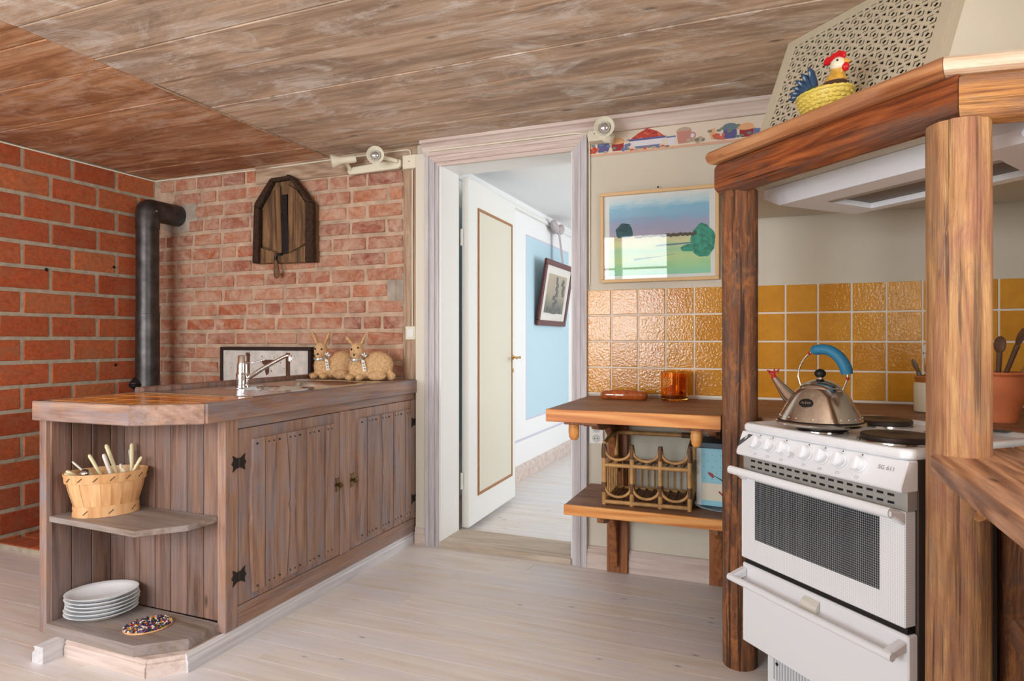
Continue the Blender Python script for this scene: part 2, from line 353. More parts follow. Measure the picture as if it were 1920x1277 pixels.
# --- brick walls
def brick_meshes(name, L, H, T, m, n=5, jit=.0025):
    out = []
    for k in range(n):
        b = MB().box(-L/2, L/2, -T/2, T/2, -H/2, H/2)
        b.v = [tuple(c + R.uniform(-jit, jit) for c in p) for p in b.v]
        out.append(b.mesh(name, m, bevel=.004))
    return out
wl = empty_struct('wall_left')
box('mortar_bed', M['mortar'], wl, XL - .12, XL - .007, YR - .1, YB + .1, -.05, CZ + .03)
variants = {}
def brick(parent, name, m, L, H, T, loc, rz, jit=.0025):
    key = (name, round(L, 2), round(H, 3), m.name)
    if key not in variants: variants[key] = brick_meshes(name, L, H, T, m, 4, jit)
    o = link(name, R.choice(variants[key]), parent, loc, rz); return o
P_H = .141; P_L = .2915; z0 = 1.185 - 9 * P_H
for r in range(0, 17):
    zb = z0 + r * P_H; zt = min(zb + P_H, CZ + .02); zb = max(zb, -.01)
    if zt - zb < .03: continue
    off = 0 if (16 - r) % 2 == 0 else P_L * .45
    y = YB - (P_L - off if off else 0)
    edges = [YB]; y = YB - (P_L if not off else off)
    while y > .95: edges.append(y); y -= P_L
    for y1, y0 in zip(edges, edges[1:]):
        L = y1 - y0 - .021
        brick(wl, 'brick', M['brick'], L, zt - zb - .022, .03, (XL - .015 + R.uniform(-.002, .002), (y0 + y1) / 2, (zb + zt) / 2), math.pi / 2)
# small square nails in the joints
for y, z in ((2.99, 1.66), (2.56, 1.60), (3.0, 1.01)):
    o = MB().prism([(XL - .004, y + .012, z), (XL - .004, y, z + .012), (XL - .004, y - .012, z), (XL - .004, y, z - .012)], (.008, 0, 0)).build('iron_peg', M['darkiron'], wl)
wf = empty_struct('wall_far_left')
box('mortar_bed', M['oldmortar'], wf, XL - .02, -1.80, YB + .003, YB + .16, -.05, CZ + .03)
Q_H = .0965; Q_L = .257
for r in range(-1, 18):
    zt = 2.102 - r * Q_H + (0 if r >= 0 else 0); zb = zt - Q_H
    if r < 0: zt, zb = 2.195, 2.102
    off = (R.uniform(.0, .05) if r % 2 else Q_L / 2 + R.uniform(-.03, .03))
    x = -2.0; edges = [x]; x -= off if off > .05 else Q_L + off * .3
    while x > XL + .03: edges.append(x); x -= Q_L * R.choice((1, 1, 1, .55, 1.02))
    edges.append(XL + .004)
    for x1, x0 in zip(edges, edges[1:]):
        L = x1 - x0 - .022
        if L < .03 or (x1 < -3.62 and x1 > -3.95 and 1.93 < (zb+zt)/2 < 2.2): continue
        if -2.12 < x0 and x1 < -1.9 and 1.37 < (zb+zt)/2 < 1.58: continue
        brick(wf, 'brick', M['oldbrick'], L, Q_H - .024, .03, ((x0 + x1) / 2, YB + .009 + R.uniform(-.002, .003), (zb + zt) / 2), 0, .005)
for x0, x1, zc in ((-3.98, -3.86, 2.25), (-3.84, -3.66, 2.25), (-3.64, -3.42, 2.25), (-3.40, -3.22, 2.25), (-3.20, -3.13, 2.25)):
    brick(wf, 'brick', M['oldbrick'], x1 - x0, .075, .03, ((x0 + x1) / 2, YB + .009, zc), 0, .004)
MB().prism([(x, YB + .05, z) for x, z in ((-3.95, 1.95), (-3.86, 1.915), (-3.72, 1.925), (-3.64, 1.97), (-3.62, 2.06), (-3.66, 2.13), (-3.8, 2.15), (-3.93, 2.12))], (0, -.054, 0)).build('cement_collar', M['cement'], wf)
box('cement_patch', M['cement'], wf, -2.12, -2.06, YB - .003, YB + .05, 1.385, 1.57, .004)
box('cement_patch', M['cement'], wf, -2.055, -2.0, YB - .004, YB + .05, 1.375, 1.575, .004)
box('timber_beam', M['timber'], wf, -3.12, -1.84, YB - .015, YB + .1, 2.195, CZ + .02, .006)
box('timber_post', M['timberz'], wf, -2.0, -1.90, YB - .012, YB + .1, -.02, 2.194, .005)
# --- plastered far wall with the door opening
DX0, DX1, DZ = -1.735, -.957, 2.185; DY = 3.49
wr = empty_struct('wall_far_right')
box('wall_panel', M['plaster'], wr, -1.90, DX0, YT + .02, DY, -.05, CZ + .03)
box('wall_panel', M['plaster'], wr, DX0, DX1, YT, DY, DZ, CZ + .03)
box('wall_panel', M['plaster'], wr, DX1, XR + .1, YT, DY, -.05, CZ + .03)
box('wall_panel', M['hallwall'], wr, -2.6, -1.90, YB + .17, DY, -.05, CZ + .06)
box('edge_board', M['cream'], wr, -1.893, -1.822, 3.245, 3.30, 0, 2.25, .002)
TP = .137; TZ = .1337; TX0 = -.8837; TZ0 = .903
box('grout_bed', M['grout'], wr, TX0 - .004, XR, YT - .006, YT + .002, TZ0 - .006, TZ0 + 4 * TZ - .004)
tme = [MB().box(-TP/2 + .0045, TP/2 - .0045, -.004, .004, -TZ/2 + .0045, TZ/2 - .0045).mesh('tile', M['tile'], bevel=.0018) for k in range(3)]
for i in range(14):
    for k in range(4):
        o = link('tile', tme[(i + k) % 3], wr, (TX0 + (i + .5) * TP, YT - .007, TZ0 + (k + .5) * TZ))
        o.rotation_euler = (R.uniform(-.008, .008), R.uniform(-.003, .003), R.uniform(-.008, .008))
# --- right wall with its window, rear wall with two windows, one of them added for its light
wri = empty_struct('wall_right')
for a in ((XR, XR + .2, YR - .2, -.32, -.05, CZ + .05), (XR, XR + .2, 1.22, 3.4, -.05, CZ + .05), (XR, XR + .2, -.32, 1.22, -.05, 1.0), (XR, XR + .2, -.32, 1.22, 2.16, CZ + .05)):
    box('wall_panel', M['plaster'], wri, *a)
wre = empty_struct('wall_rear')
for a in ((XL - .1, -3.9), (-2.8, -2.4), (-1.1, XR + .1)): box('wall_panel', M['plaster'], wre, a[0], a[1], YR - .2, YR, -.05, CZ + .05)
for a in ((-3.9, -2.8), (-2.4, -1.1)):
    box('wall_panel', M['plaster'], wre, a[0], a[1], YR - .2, YR, -.05, .8); box('wall_panel', M['plaster'], wre, a[0], a[1], YR - .2, YR, 2.15, CZ + .05)
def window(name, axis, p, a0, a1, zz0, zz1):
    w_ = empty_struct(name)
    def bar(nm, u0, u1, v0, v1, d0=-.03, d1=.03):
        if axis == 'y': return box(nm, M['white'], w_, u0, u1, p + d0, p + d1, v0, v1, .003)
        return box(nm, M['white'], w_, p + d0, p + d1, u0, u1, v0, v1, .003)
    t = .05; mid = (a0 + a1) / 2
    bar('frame_stile', a0, a0 + t, zz0, zz1); bar('frame_stile', a1 - t, a1, zz0, zz1)
    bar('frame_rail', a0, a1, zz0, zz0 + t, -.034, .034); bar('frame_rail', a0, a1, zz1 - t, zz1, -.034, .034)
    bar('mullion', mid - .045, mid + .045, zz0, zz1, -.032, .032)
    for q in (1, 2):
        z = zz0 + (zz1 - zz0) * q / 3; bar('glazing_bar', a0, a1, z - .012, z + .012, -.015, .015)
window('window_1', 'y', YR - .08, -2.4, -1.1, .8, 2.15)
window('window_added', 'y', YR - .08, -3.9, -2.8, .8, 2.15)  # added window, frames the extra lamp on the left
window('window_3', 'x', XR + .1, -.32, 1.22, 1.0, 2.16)
# --- the room beyond the door
HX = -1.93
hf = empty_struct('floor_hall')
for j in range(38):
    y = 3.455 + (j + .5) * .122
    link('floor_board', plank_mesh('floor_board', 3.7, .1208, .02, M['floor']), hf, (-.1, y, 0))
box('subfloor', M['cement'], hf, -2.2, 1.8, 3.46, 8.2, -.06, -.021)
hw = empty_struct('wall_hall')
box('wall_panel', M['hallwall'], hw, HX - .1, HX, DY, 8.1, -.05, 2.45)
box('blue_field', M['blue'], hw, HX - .002, HX + .0012, 5.18, 6.42, .50, 2.07)
box('blue_field', M['blue'], hw, HX - .002, HX + .0012, 3.56, 4.72, .50, 2.07)
box('painted_line', M['lilac'], hw, HX - .002, HX + .0012, 4.2, 8.0, .325, .345)
box('painted_line', M['lilac'], hw, HX - .002, HX + .001, 5.165, 6.435, .485, 2.085)
box('picture_rail', M['white'], hw, HX, HX + .025, DY, 8.1, 2.25, 2.285, .006)
box('wall_end', M['hallwall'], hw, -2.1, 1.8, 8.0, 8.1, -.05, 2.45)
for a in ((DY, 4.3, -.05, 2.45), (6.5, 8.1, -.05, 2.45), (4.3, 6.5, -.05, .7), (4.3, 6.5, 2.2, 2.45)): box('wall_panel', M['hallwall'], hw, 1.45, 1.6, *a)
hc = struct(box('ceiling_hall', M['hallwall'], None, -2.1, 1.7, DY - .02, 8.1, 2.34, 2.44))
def mould(name, m, parent, p, q, prof, out):
    """moulding swept from p to q; profile of (outward, height)"""
    p, q, out = Vector(p), Vector(q), Vector(out)
    b = MB(); n = len(prof); vs = [a + out * o_ + Vector((0, 0, h)) for a in (p, q) for o_, h in prof]
    b.add(vs, [tuple(range(n)), tuple(range(2*n-1, n-1, -1))] + [((i + 1) % n, i, n + i, n + (i + 1) % n) for i in range(n)])
    me = b.mesh(name, m); bm = bmesh.new(); bm.from_mesh(me); bmesh.ops.recalc_face_normals(bm, faces=bm.faces); bm.to_mesh(me); bm.free()
    return link(name, me, parent)
BASEP = [(0, 0), (.026, 0), (.026, .052), (.020, .060), (.020, .066), (.024, .074), (.016, .086), (.008, .094), (0, .096)]
BASET = [(o, h * 1.15) for o, h in BASEP]
struct(mould('baseboard_hall', M['limewashx'], None, (HX, DY, 0), (HX, 8, 0), [(0,0),(.02,0),(.02,.10),(.012,.125),(0,.13)], (1, 0, 0)))
bf = empty_struct('baseboard_far')
for a, b in ((-.876, -.762), (-.655, -.262)): mould('moulding', M['limewashx'], bf, (a, YT, 0), (b, YT, 0), BASET, (0, -1, 0))
mould('moulding', M['limewashx'], bf, (-1.895, 3.262, 0), (-1.822, 3.262, 0), BASET, (0, -1, 0))
CORN = [(0, 0), (.014, 0), (.018, .012), (.03, .03), (.05, .046), (.062, .05), (.062, .068), (0, .068)]
struct(mould('trim_1', M['limewashx'], None, (-1.84, YT - .005, CZ - .068), (.35, YT - .005, CZ - .068), CORN, (0, -1, 0)))
# --- door
d1 = empty_struct('door_1')
CL, CR, CTZ = -1.822, -.872, 2.2465
for nm, mm in (('l', 'limewash'), ('r', 'limewash'), ('h', 'limewashx')):
    b = MB()
    for a, c, t in ((0, .022, .03), (.022, .034, .022), (.034, .058, .027), (.058, .08, .018)):
        if nm == 'l': p = [(CL + a, 0), (CL + c, 0), (CL + c, CTZ - c), (CL + a, CTZ - a)]
        elif nm == 'r': p = [(CR - c, 0), (CR - a, 0), (CR - a, CTZ - a), (CR - c, CTZ - c)]
        else: p = [(CL + a + .0004, CTZ - a), (CL + c + .0004, CTZ - c), (CR - c - .0004, CTZ - c), (CR - a - .0004, CTZ - a)]
        b.prism([(x, YT + .002, z) for x, z in p], (0, -t - .002, 0))
    b.build('casing_head' if nm == 'h' else 'casing_upright', M[mm], d1)
box('jamb', M['white'], d1, -1.76, -1.730, YT - .01, DY - .015, .0, 2.19)
box('jamb', M['white'], d1, -.960, -.93, YT - .01, DY - .015, .0, 2.19)
box('head_jamb', M['white'], d1, -1.74, -.95, YT - .01, DY - .015, 2.168, 2.20)
box('threshold', M['sill'], d1, -1.732, -.957, 3.236, DY + .02, -.01, .033, .004)
leaf = box('door_leaf', M['white'], d1, 0, .045, 0, .84, .035, 2.165, .002)
leaf.location = (-1.733, 3.525, 0); leaf.rotation_euler = (0, 0, math.radians(1.8))
leaf['label'] = 'white door leaf standing open into the next room'
box('door_panel', M['cream'], leaf, .0445, .0475, .155, .755, .215, 1.99)
for nm, a in (('panel_moulding', (.14, .158, .20, 2.005)), ('panel_moulding', (.752, .77, .20, 2.005)), ('panel_moulding', (.1575, .7525, .20, .218)), ('panel_moulding', (.1575, .7525, 1.987, 2.005))):
    box(nm, M['trimbrown'], leaf, .044, .052, a[0], a[1], a[2], a[3], .002)
hb = MB(); hb.lathe([(.018, 0), (.018, .004), (.008, .008), (.007, .05), (.011, .052), (.011, .058), (0.001, .06)], 16)
hme = hb.mesh('handle_base', M['brass'], 40); hme.transform(Matrix.Translation((.045, .79, 1.05)) @ Matrix.Rotation(math.pi/2, 4, 'Y')); link('handle_rose', hme, leaf)
MB().tube([(.098, .792, 1.05), (.099, .76, 1.052), (.099, .72, 1.046), (.1, .685, 1.052)], [.009, .007, .0085, .006], 10).build('door_handle', M['brass'], leaf, 50)
o = MB(); o.lathe([(.015, 0), (.015, .004), (.001, .006)], 16, sx=1, sy=.7); ome = o.mesh('keyhole_plate', M['brass'], 40)
ome.transform(Matrix.Translation((.045, .79, .955)) @ Matrix.Rotation(math.pi/2, 4, 'Y')); link('keyhole_plate', ome, leaf)
for z in (.27, 1.75): MB().tube([(.004, -.012, z), (.004, -.012, z + .1)], .009, 10).build('hinge', M['white'], leaf, 40)
# --- wallpaper border with printed fruit and jars
bd = empty_struct('trim_2')
box('border_strip', plain('border_paper', rgb(228,214,196), .85), bd, -.872, .03, YT - .0015, YT + .001, 2.128, 2.25)
box('border_line', plain('border_line', rgb(222,178,152), .85), bd, -.872, .03, YT - .0018, YT + .001, 2.128, 2.140)
PC = {k: plain('print_' + k, rgb(*v), .85) for k, v in dict(red=(190,76,62), darkred=(158,60,62), blue=(100,98,150), navy=(112,124,170), cream=(222,220,226), green=(132,136,116), peach=(232,178,134), pink=(196,140,126), teal=(112,134,142), berry=(212,112,92), shadow=(192,170,150)).items()}
PK = list(PC)
def flat(b, pts, col, lay): b.add([(x, YT - .0019 - .0001 * lay - .000012 * len(b.f), z) for x, z in pts], [tuple(range(len(pts)))], PK.index(col))
def ell(cx, cz, rx, rz, n=14, a0=0, a1=2*math.pi): return [(cx + rx * math.cos(a0 + (a1 - a0) * i / n), cz + rz * math.sin(a0 + (a1 - a0) * i / n)) for i in range(n + (0 if a1 - a0 > 6.2 else 1))]
def motif_bowl(x, s=1):
    b = MB(); z = 2.146
    flat(b, [(x - .09*s, z + .046), (x - .05*s, z + .075), (x, z + .098), (x + .05*s, z + .078), (x + .09*s, z + .046)], 'red', 1)
    for k in range(26):
        t = R.uniform(-.075, .075); h = (1 - abs(t) / .09) * .05
        flat(b, ell(x + t*s, z + .046 + R.uniform(0, h), .006, .005, 8), R.choice(('berry', 'darkred', 'red')), 2)
    flat(b, [(x - .095*s, z + .048), (x + .095*s, z + .048), (x + .055*s, z + .002), (x - .055*s, z + .002)], 'cream', 3)
    flat(b, [(x - .095*s, z + .05), (x + .095*s, z + .05), (x + .09*s, z + .040), (x - .09*s, z + .040)], 'blue', 4)
    flat(b, [(x - .066*s, z + .012), (x + .066*s, z + .012), (x + .055*s, z + .001), (x - .055*s, z + .001)], 'navy', 4)
    for k in range(10): flat(b, ell(x - .1 + k * .022, z + R.uniform(-.004, .004), .012, .006, 8), R.choice(('green', 'teal', 'berry', 'shadow')), 5)
    b.build('printed_bowl', [PC[k] for k in PK], bd)
def motif_cup(x):
    b = MB(); z = 2.148
    flat(b, [(x - .036, z + .06), (x + .036, z + .06), (x + .028, z), (x - .028, z)], 'pink', 3); flat(b, ell(x, z + .062, .036, .018), 'shadow', 2)
    flat(b, ell(x + .04, z + .034, .018, .018), 'pink', 1); flat(b, ell(x + .04, z + .034, .011, .011), 'cream', 2)
    flat(b, [(x - .085, z + .04), (x - .04, z + .04), (x - .046, z), (x - .078, z)], 'cream', 5); flat(b, [(x - .086, z + .043), (x - .039, z + .043), (x - .04, z + .035), (x - .085, z + .035)], 'navy', 6)
    for k in range(8): flat(b, ell(x + .02 + R.uniform(0, .07), z + R.uniform(0, .022), .013, .01, 8), R.choice(('green', 'shadow', 'teal')), 4)
    b.build('printed_cup', [PC[k] for k in PK], bd)
def motif_jars(x):
    b = MB(); z = 2.146
    for dx, c, cc in ((0, 'blue', 'teal'), (.075, 'darkred', 'peach')):
        flat(b, [(x + dx - .03, z + .045), (x + dx + .03, z + .045), (x + dx + .032, z + .02), (x + dx + .025, z), (x + dx - .025, z), (x + dx - .032, z + .02)], c, 3)
        flat(b, ell(x + dx, z + .058 - dx * .1, .033, .017), cc, 4); flat(b, ell(x + dx, z + .050 - dx * .1, .036, .009), cc, 5)
    flat(b, [(x - .1, z + .05), (x - .07, z + .06), (x - .06, z + .005), (x - .085, z + .005)], 'peach', 2)
    for k in range(14): flat(b, ell(x - .052 + R.uniform(-.026, .026), z + R.uniform(.004, .028), .008, .008, 8), R.choice(('berry', 'red')), 6)
    for k in range(14): flat(b, ell(x + R.uniform(-.1, .13), z + R.uniform(-.005, .06), .012, .007, 8), R.choice(('green', 'teal', 'shadow')), 1)
    for k in range(6): flat(b, ell(x + .115 + R.uniform(-.012, .02), z + R.uniform(.0, .03), .009, .009, 8), 'navy', 6)
    b.build('printed_jars', [PC[k] for k in PK], bd)
motif_jars(-.79); motif_bowl(-.565); motif_cup(-.385); motif_jars(-.17); motif_bowl(.03, .6)
# ------------------------------------------------------------------ sink cabinet (peninsula)
CX0, CXF, CY0, CY1 = -2.585, -1.91, 1.62, YB - .015
cab = thing('sink_cabinet', 'greyed wooden sink cabinet with open end shelves and plank doors', 'cabinet')
box('side_panel', M['cabz'], cab, -2.590, -2.552, 1.615, 1.90, .062, .872, .002)
box('back_panel', M['cabz'], cab, -2.590, -2.565, 1.901, CY1, .062, .872)
BW = 7; pw = (2.552 - 1.945) / BW
for i in range(BW): cbox('end_plank', M['cabdark'], cab, -2.552 + i*pw + .0016, -2.552 + (i+1)*pw - .0016, 1.87, 1.885, .10, .872, .002)
for i in range(3): cbox('side_plank', M['cabdark'], cab, -2.5519, -2.5440, 1.628 + i*.0805 + .0016, 1.628 + (i+1)*.0805 - .0016, .10, .872, .002)
box('gap_shade_sheet', M['void'], cab, -2.55, -1.94, 1.8855, 1.889, .10, .872)  # dark sheet, puts shade into the gaps between the end planks
box('corner_stile', M['cabz'], cab, -1.9448, -1.905, 1.855, 1.918, .066, .872, .002)
box('top_rail', M['caby'], cab, -1.935, -1.906, 1.9185, CY1, .834, .872, .002)
box('bottom_rail', M['caby'], cab, -1.935, -1.906, 1.9185, CY1, .066, .146, .002)
box('stile', M['cabz'], cab, -1.935, -1.9045, 2.555, 2.631, .147, .833, .002)
box('stile', M['cabz'], cab, -1.935, -1.9045, 3.247, CY1, .147, .833, .002)
poly = [(-2.552, 1.612), (-2.075, 1.607), (-1.94, 1.722), (-1.94, 1.862), (-2.552, 1.8695)]
MB().poly(poly, .060, .101).build('bottom_shelf', M['shelftop'], cab, bevel=.002)
poly2 = [(-2.55, 1.625), (-2.07, 1.607), (-1.957, 1.735), (-1.949, 1.862), (-2.55, 1.8695)]
MB().poly(poly2, .483, .505).build('middle_shelf', M['shelftop'], cab, bevel=.002)
box('floor_panel', M['cabx'], cab, -2.56, -1.935, 1.89, CY1, .05, .066)
# limewashed plinth
BP = [(0, 0), (.014, 0), (.014, .036), (.008, .043), (.011, .05), (.004, .060), (0, .0615)]
mould('plinth', M['limewashx'], cab, (-2.435, 1.62, 0), (-2.012, 1.615, 0), BP, (0, -1, 0))
mould('plinth', M['limewashx'], cab, (-2.016, 1.614, 0), (-1.924, 1.697, 0), BP, (.67, -.74, 0))
mould('plinth', M['limewashy'], cab, (-1.918, 1.687, 0), (-1.918, CY1, 0), [(o_, h * 1.1) for o_, h in BP], (1, 0, 0))
mould('plinth', M['limewashy'], cab, (-2.442, 1.535, 0), (-2.442, 2.4, 0), [(0, 0), (.06, 0), (.06, .034), (.046, .046), (.046, .055), (.052, .06), (.04, .0618), (0, .0618)], (-1, 0, 0))
MB().poly([(-2.44, 1.621), (-2.014, 1.6165), (-1.926, 1.698), (-1.9185, 1.70), (-1.9185, CY1), (-2.44, CY1)], .001, .0598).build('plinth_core', M['limewashx'], cab)
XD = -1.906
def cab_door(y0, y1, px0, px1, np_, wav, hinge_y, knob_y, lab):
    d = box('door', M['cabz'], cab, XD - .024, XD, y0 + .0015, y1 - .0015, .149, .831, .002); d['label'] = lab
    zb, zt = .178, .785; h = (zt - zb) / 2; zm = (zt + zb) / 2
    ed = [px0 + (px1 - px0) * i / np_ for i in range(np_ + 1)]
    def f(i, z):
        if i not in wav: return 0
        u = (z - zm) / h; s, A = wav[i]
        return s * (A * max(0, 1 - abs(u)) ** .8 - A * .55 * math.exp(-(u / .07) ** 2))
    zs = [zb + (zt - zb) * k / 24 for k in range(25)]
    for i in range(np_):
        L = [(ed[i] + f(i, z) + .002, z) for z in zs]; Rr = [(ed[i+1] + f(i+1, z) - .002, z) for z in zs]
        b = MB(); n = len(zs); vs = []
        for xx in (XD - .0005, XD + .013 + .003 * (i % 2)):
            vs += [(xx, y, z) for y, z in L] + [(xx, y, z) for y, z in Rr]
        fs = []
        for k in range(n - 1):
            fs += [(2*n + k, 3*n + k, 3*n + k + 1, 2*n + k + 1), (k, 2*n + k, 2*n + k + 1, k + 1), (n + k, n + k + 1, 3*n + k + 1, 3*n + k)]
        fs += [(0, n, 3*n, 2*n), (n - 1, 3*n - 1, 4*n - 1, 2*n - 1)]
        b.add(vs, fs).build('plank', M['cabz'], d)
        nb = MB()
        for z in (zt - .02, zb + .02):
            for yy in ((ed[i] + ed[i+1]) / 2 - .014, (ed[i] + ed[i+1]) / 2 + .014)[:1 + (i % 2)]:
                nb.tube([(XD + .012, yy, z), (XD + .0178, yy, z)], [.0055, .0035], 8)
        nb.build('nail', M['screw'], d)
    for z in (.702, .262):
        hb_ = MB(); yy = hinge_y
        shape = [(0, -.018), (.012, -.02), (.03, -.032), (.027, -.012), (.036, 0), (.027, .012), (.03, .032), (.012, .02), (0, .018)]
        for s_ in (-1, 1): hb_.prism([(XD + .0012, yy + s_ * (.001 + a), z + c) for a, c in shape], (.003, 0, 0))
        hb_.tube([(XD + .004, yy, z - .018), (XD + .004, yy, z + .018)], .004, 8)
        hb_.build('hinge', M['darkiron'], d)
    kb = MB(); y = knob_y; z = .488
    kb.prism([(XD + .0005, y + a, z + c) for a, c in ((-.012, .035), (0, .028), (.012, .035), (.010, .012), (.018, 0), (.010, -.012), (.012, -.035), (0, -.028), (-.012, -.035), (-.010, -.012), (-.018, 0), (-.010, .012))], (.003, 0, 0))
    kb.tube([(XD + .003, y, z), (XD + .012, y, z), (XD + .016, y, z), (XD + .026, y, z), (XD + .032, y, z)], [.007, .006, .012, .014, .006], 14)
    kb.build('knob', plain('aged_brass', rgb(120,98,64), .35, .9), d, 45)
cab_door(1.92, 2.554, 1.988, 2.492, 8, {0: (-1, .018), 3: (1, .023), 4: (-1, .02)}, 1.921, 2.535, 'left plank door with dark forged hinges')
cab_door(2.632, 3.246, 2.70, 3.195, 8, {0: (-1, .02), 3: (1, .023), 4: (-1, .016)}, 3.245, 2.652, 'right plank door beside the white door casing')
# ------------------------------------------------------------------ counter top, sink, tap
top = thing('countertop', 'thick grey brown wooden counter top with ochre tiled end', 'countertop')
CT0, CT1 = .873, .947
def edge(name, p, q, th, m, z0=CT0, z1=CT1):
    p, q = Vector((*p, 0)), Vector((*q, 0)); t = (q - p).normalized(); nrm = Vector((-t.y, t.x, 0))
    return MB().prism([p + Vector((0,0,z0)), q + Vector((0,0,z0)), q + nrm*th + Vector((0,0,z0)), p + nrm*th + Vector((0,0,z0))], (0, 0, z1 - z0)).build(name, m, top, bevel=.004)
edge('edge_board', (-2.60, 1.593), (-2.095, 1.605), .04, M['cabx'])
edge('edge_board', (-2.092, 1.605), (-1.890, 1.747), .04, M['cabx'])
edge('edge_board', (-1.884, 1.751), (-1.884, CY1), .045, M['caby'])
edge('edge_board', (-2.60, 2.03), (-2.60, 1.594), .035, M['caby'])
edge('back_ledge', (-2.615, CY1), (-2.615, 2.032), .055, M['cabdark'], CT0, .968)
MB().poly([(-2.565, 1.635), (-2.1, 1.645), (-1.93, 1.765), (-1.93, 2.30), (-2.565, 2.30)], CT0 + .005, .905).build('core', M['cabx'], top)
for a in ((-2.56, -2.475, 2.3005, 2.99), (-2.005, -1.93, 2.3005, 2.99), (-2.56, -1.93, 2.9905, CY1)): box('core', M['cabx'], top, a[0], a[1], a[2], a[3], CT0 + .005, .905)
MB().poly([(-2.565, 1.635), (-2.1, 1.645), (-1.93, 1.765), (-1.93, 2.025), (-2.565, 2.025)], .9055, .9458).build('grout_bed', M['grout'], top)
def clip(poly, hp):
    out = []; n = len(poly); a, b, c = hp
    for i in range(n):
        p, q = poly[i], poly[(i + 1) % n]; dp = a*p[0] + b*p[1] + c; dq = a*q[0] + b*q[1] + c
        if dp >= 0: out.append(p)
        if dp * dq < 0: t = dp / (dp - dq); out.append((p[0] + t*(q[0]-p[0]), p[1] + t*(q[1]-p[1])))
    return out
for i in range(5):
    for k in range(3):
        x0 = -2.562 + i * .137; y0 = 1.642 + k * .128
        pl = [(x0, y0), (min(x0 + .129, -1.934), y0), (min(x0 + .129, -1.934), y0 + .120), (x0, y0 + .120)]
        pl = clip(pl, (-.575, .818, -(-.575 * -2.0 + .818 * 1.72)))
        pl = clip(pl, (-.018, 1, -1.648))
        if len(pl) > 2: MB().poly(pl, .942, .947).build('counter_tile', M['ctile'], top, bevel=.0015)
sink = thing('steel_sink', 'stainless steel sink with ridged drainer and two bowls in wooden counter', 'sink')
b = MB(); nx, nyy = 60, 120; SX0, SX1, SY0, SY1 = -2.5597, -1.9293, 2.0257, 2.995
def bowl(x, y, cx, cy, hx, hy, dep):
    dx, dy = abs(x - cx) / hx, abs(y - cy) / hy; r = (dx ** 4 + dy ** 4) ** .25
    t = min(1, max(0, (1.0 - r) / .22)); return -dep * t * t * (3 - 2 * t)
vs = []
for j in range(nyy + 1):
    for i in range(nx + 1):
        x = SX0 + (SX1 - SX0) * i / nx; y = SY0 + (SY1 - SY0) * j / nyy; z = .9475
        z += bowl(x, y, -2.2, 2.44, .15, .12, .09) + bowl(x, y, -2.24, 2.775, .22, .2, .16)
        if .03 < y - SY0 < .27 and SX0 + .05 < x < SX1 - .05: z -= .003 * (.5 + .5 * math.sin((x - SX0) * 2 * math.pi / .04))
        ed_ = min(x - SX0, SX1 - x, y - SY0, SY1 - y)
        if ed_ < .012: z += .003
        vs.append((x, y, z))
b.add(vs, [(j*(nx+1)+i, j*(nx+1)+i+1, (j+1)*(nx+1)+i+1, (j+1)*(nx+1)+i) for j in range(nyy) for i in range(nx)])
b.build('sink_top', M['steel'], sink, 60)
rim = MB()
for a in ((SX0, SX1, SY0, SY0 + .003), (SX0, SX1, SY1 - .003, SY1), (SX0, SX0 + .003, SY0, SY1), (SX1 - .003, SX1, SY0, SY1)): rim.box(a[0] + .0002, a[1] - .0002, a[2] + .0002, a[3] - .0002, .906, .9495)
rim.build('rim', M['steel'], sink)
MB().box(SX0 - .012, SX1 + .006, SY1 + .001, CY1, .9055, .947).build('end_board', M['cabx'], top)
for cx, cy, zz in ((-2.2, 2.44, .858), (-2.24, 2.775, .789)): MB().lathe([(.03, 0), (.03, .002), (.018, .003), (.001, .001)], 20, (cx, cy, zz)).build('drain', M['chrome'], sink, 40)
tap = thing('kitchen_tap', 'chrome single lever kitchen tap standing at back of sink', 'tap', (-2.435, 2.48, .948))
MB().lathe([(.034, 0), (.034, .004), (.031, .008), (.0305, .06), (.0285, .062), (.0285, .066), (.0265, .068), (.0255, .108), (.0235, .110), (.0235, .115), (.0225, .117), (.0205, .148), (.017, .153), (.001, .154)], 28).build('body', M['chrome'], tap, 35)
MB().tube([(.01, .01, .03), (.05, .012, .052), (.12, .02, .092), (.2, .03, .132), (.235, .034, .148), (.255, .037, .154), (.268, .039, .153)], [.012, .0115, .0105, .0095, .009, .0088, .0085], 14).build('spout', M['chrome'], tap, 50)
MB().lathe([(.013, 0), (.0135, .024), (.011, .03)], 16, (.266, .0385, .126)).build('aerator', M['chrome'], tap, 40)
MB().tube([(.01, .0, .125), (.03, .003, .115), (.06, .01, .117), (.10, .018, .126), (.125, .022, .132)], [.01, .006, .005, .0055, .004], 10, sy=.7).build('lever', M['chrome'], tap, 50)
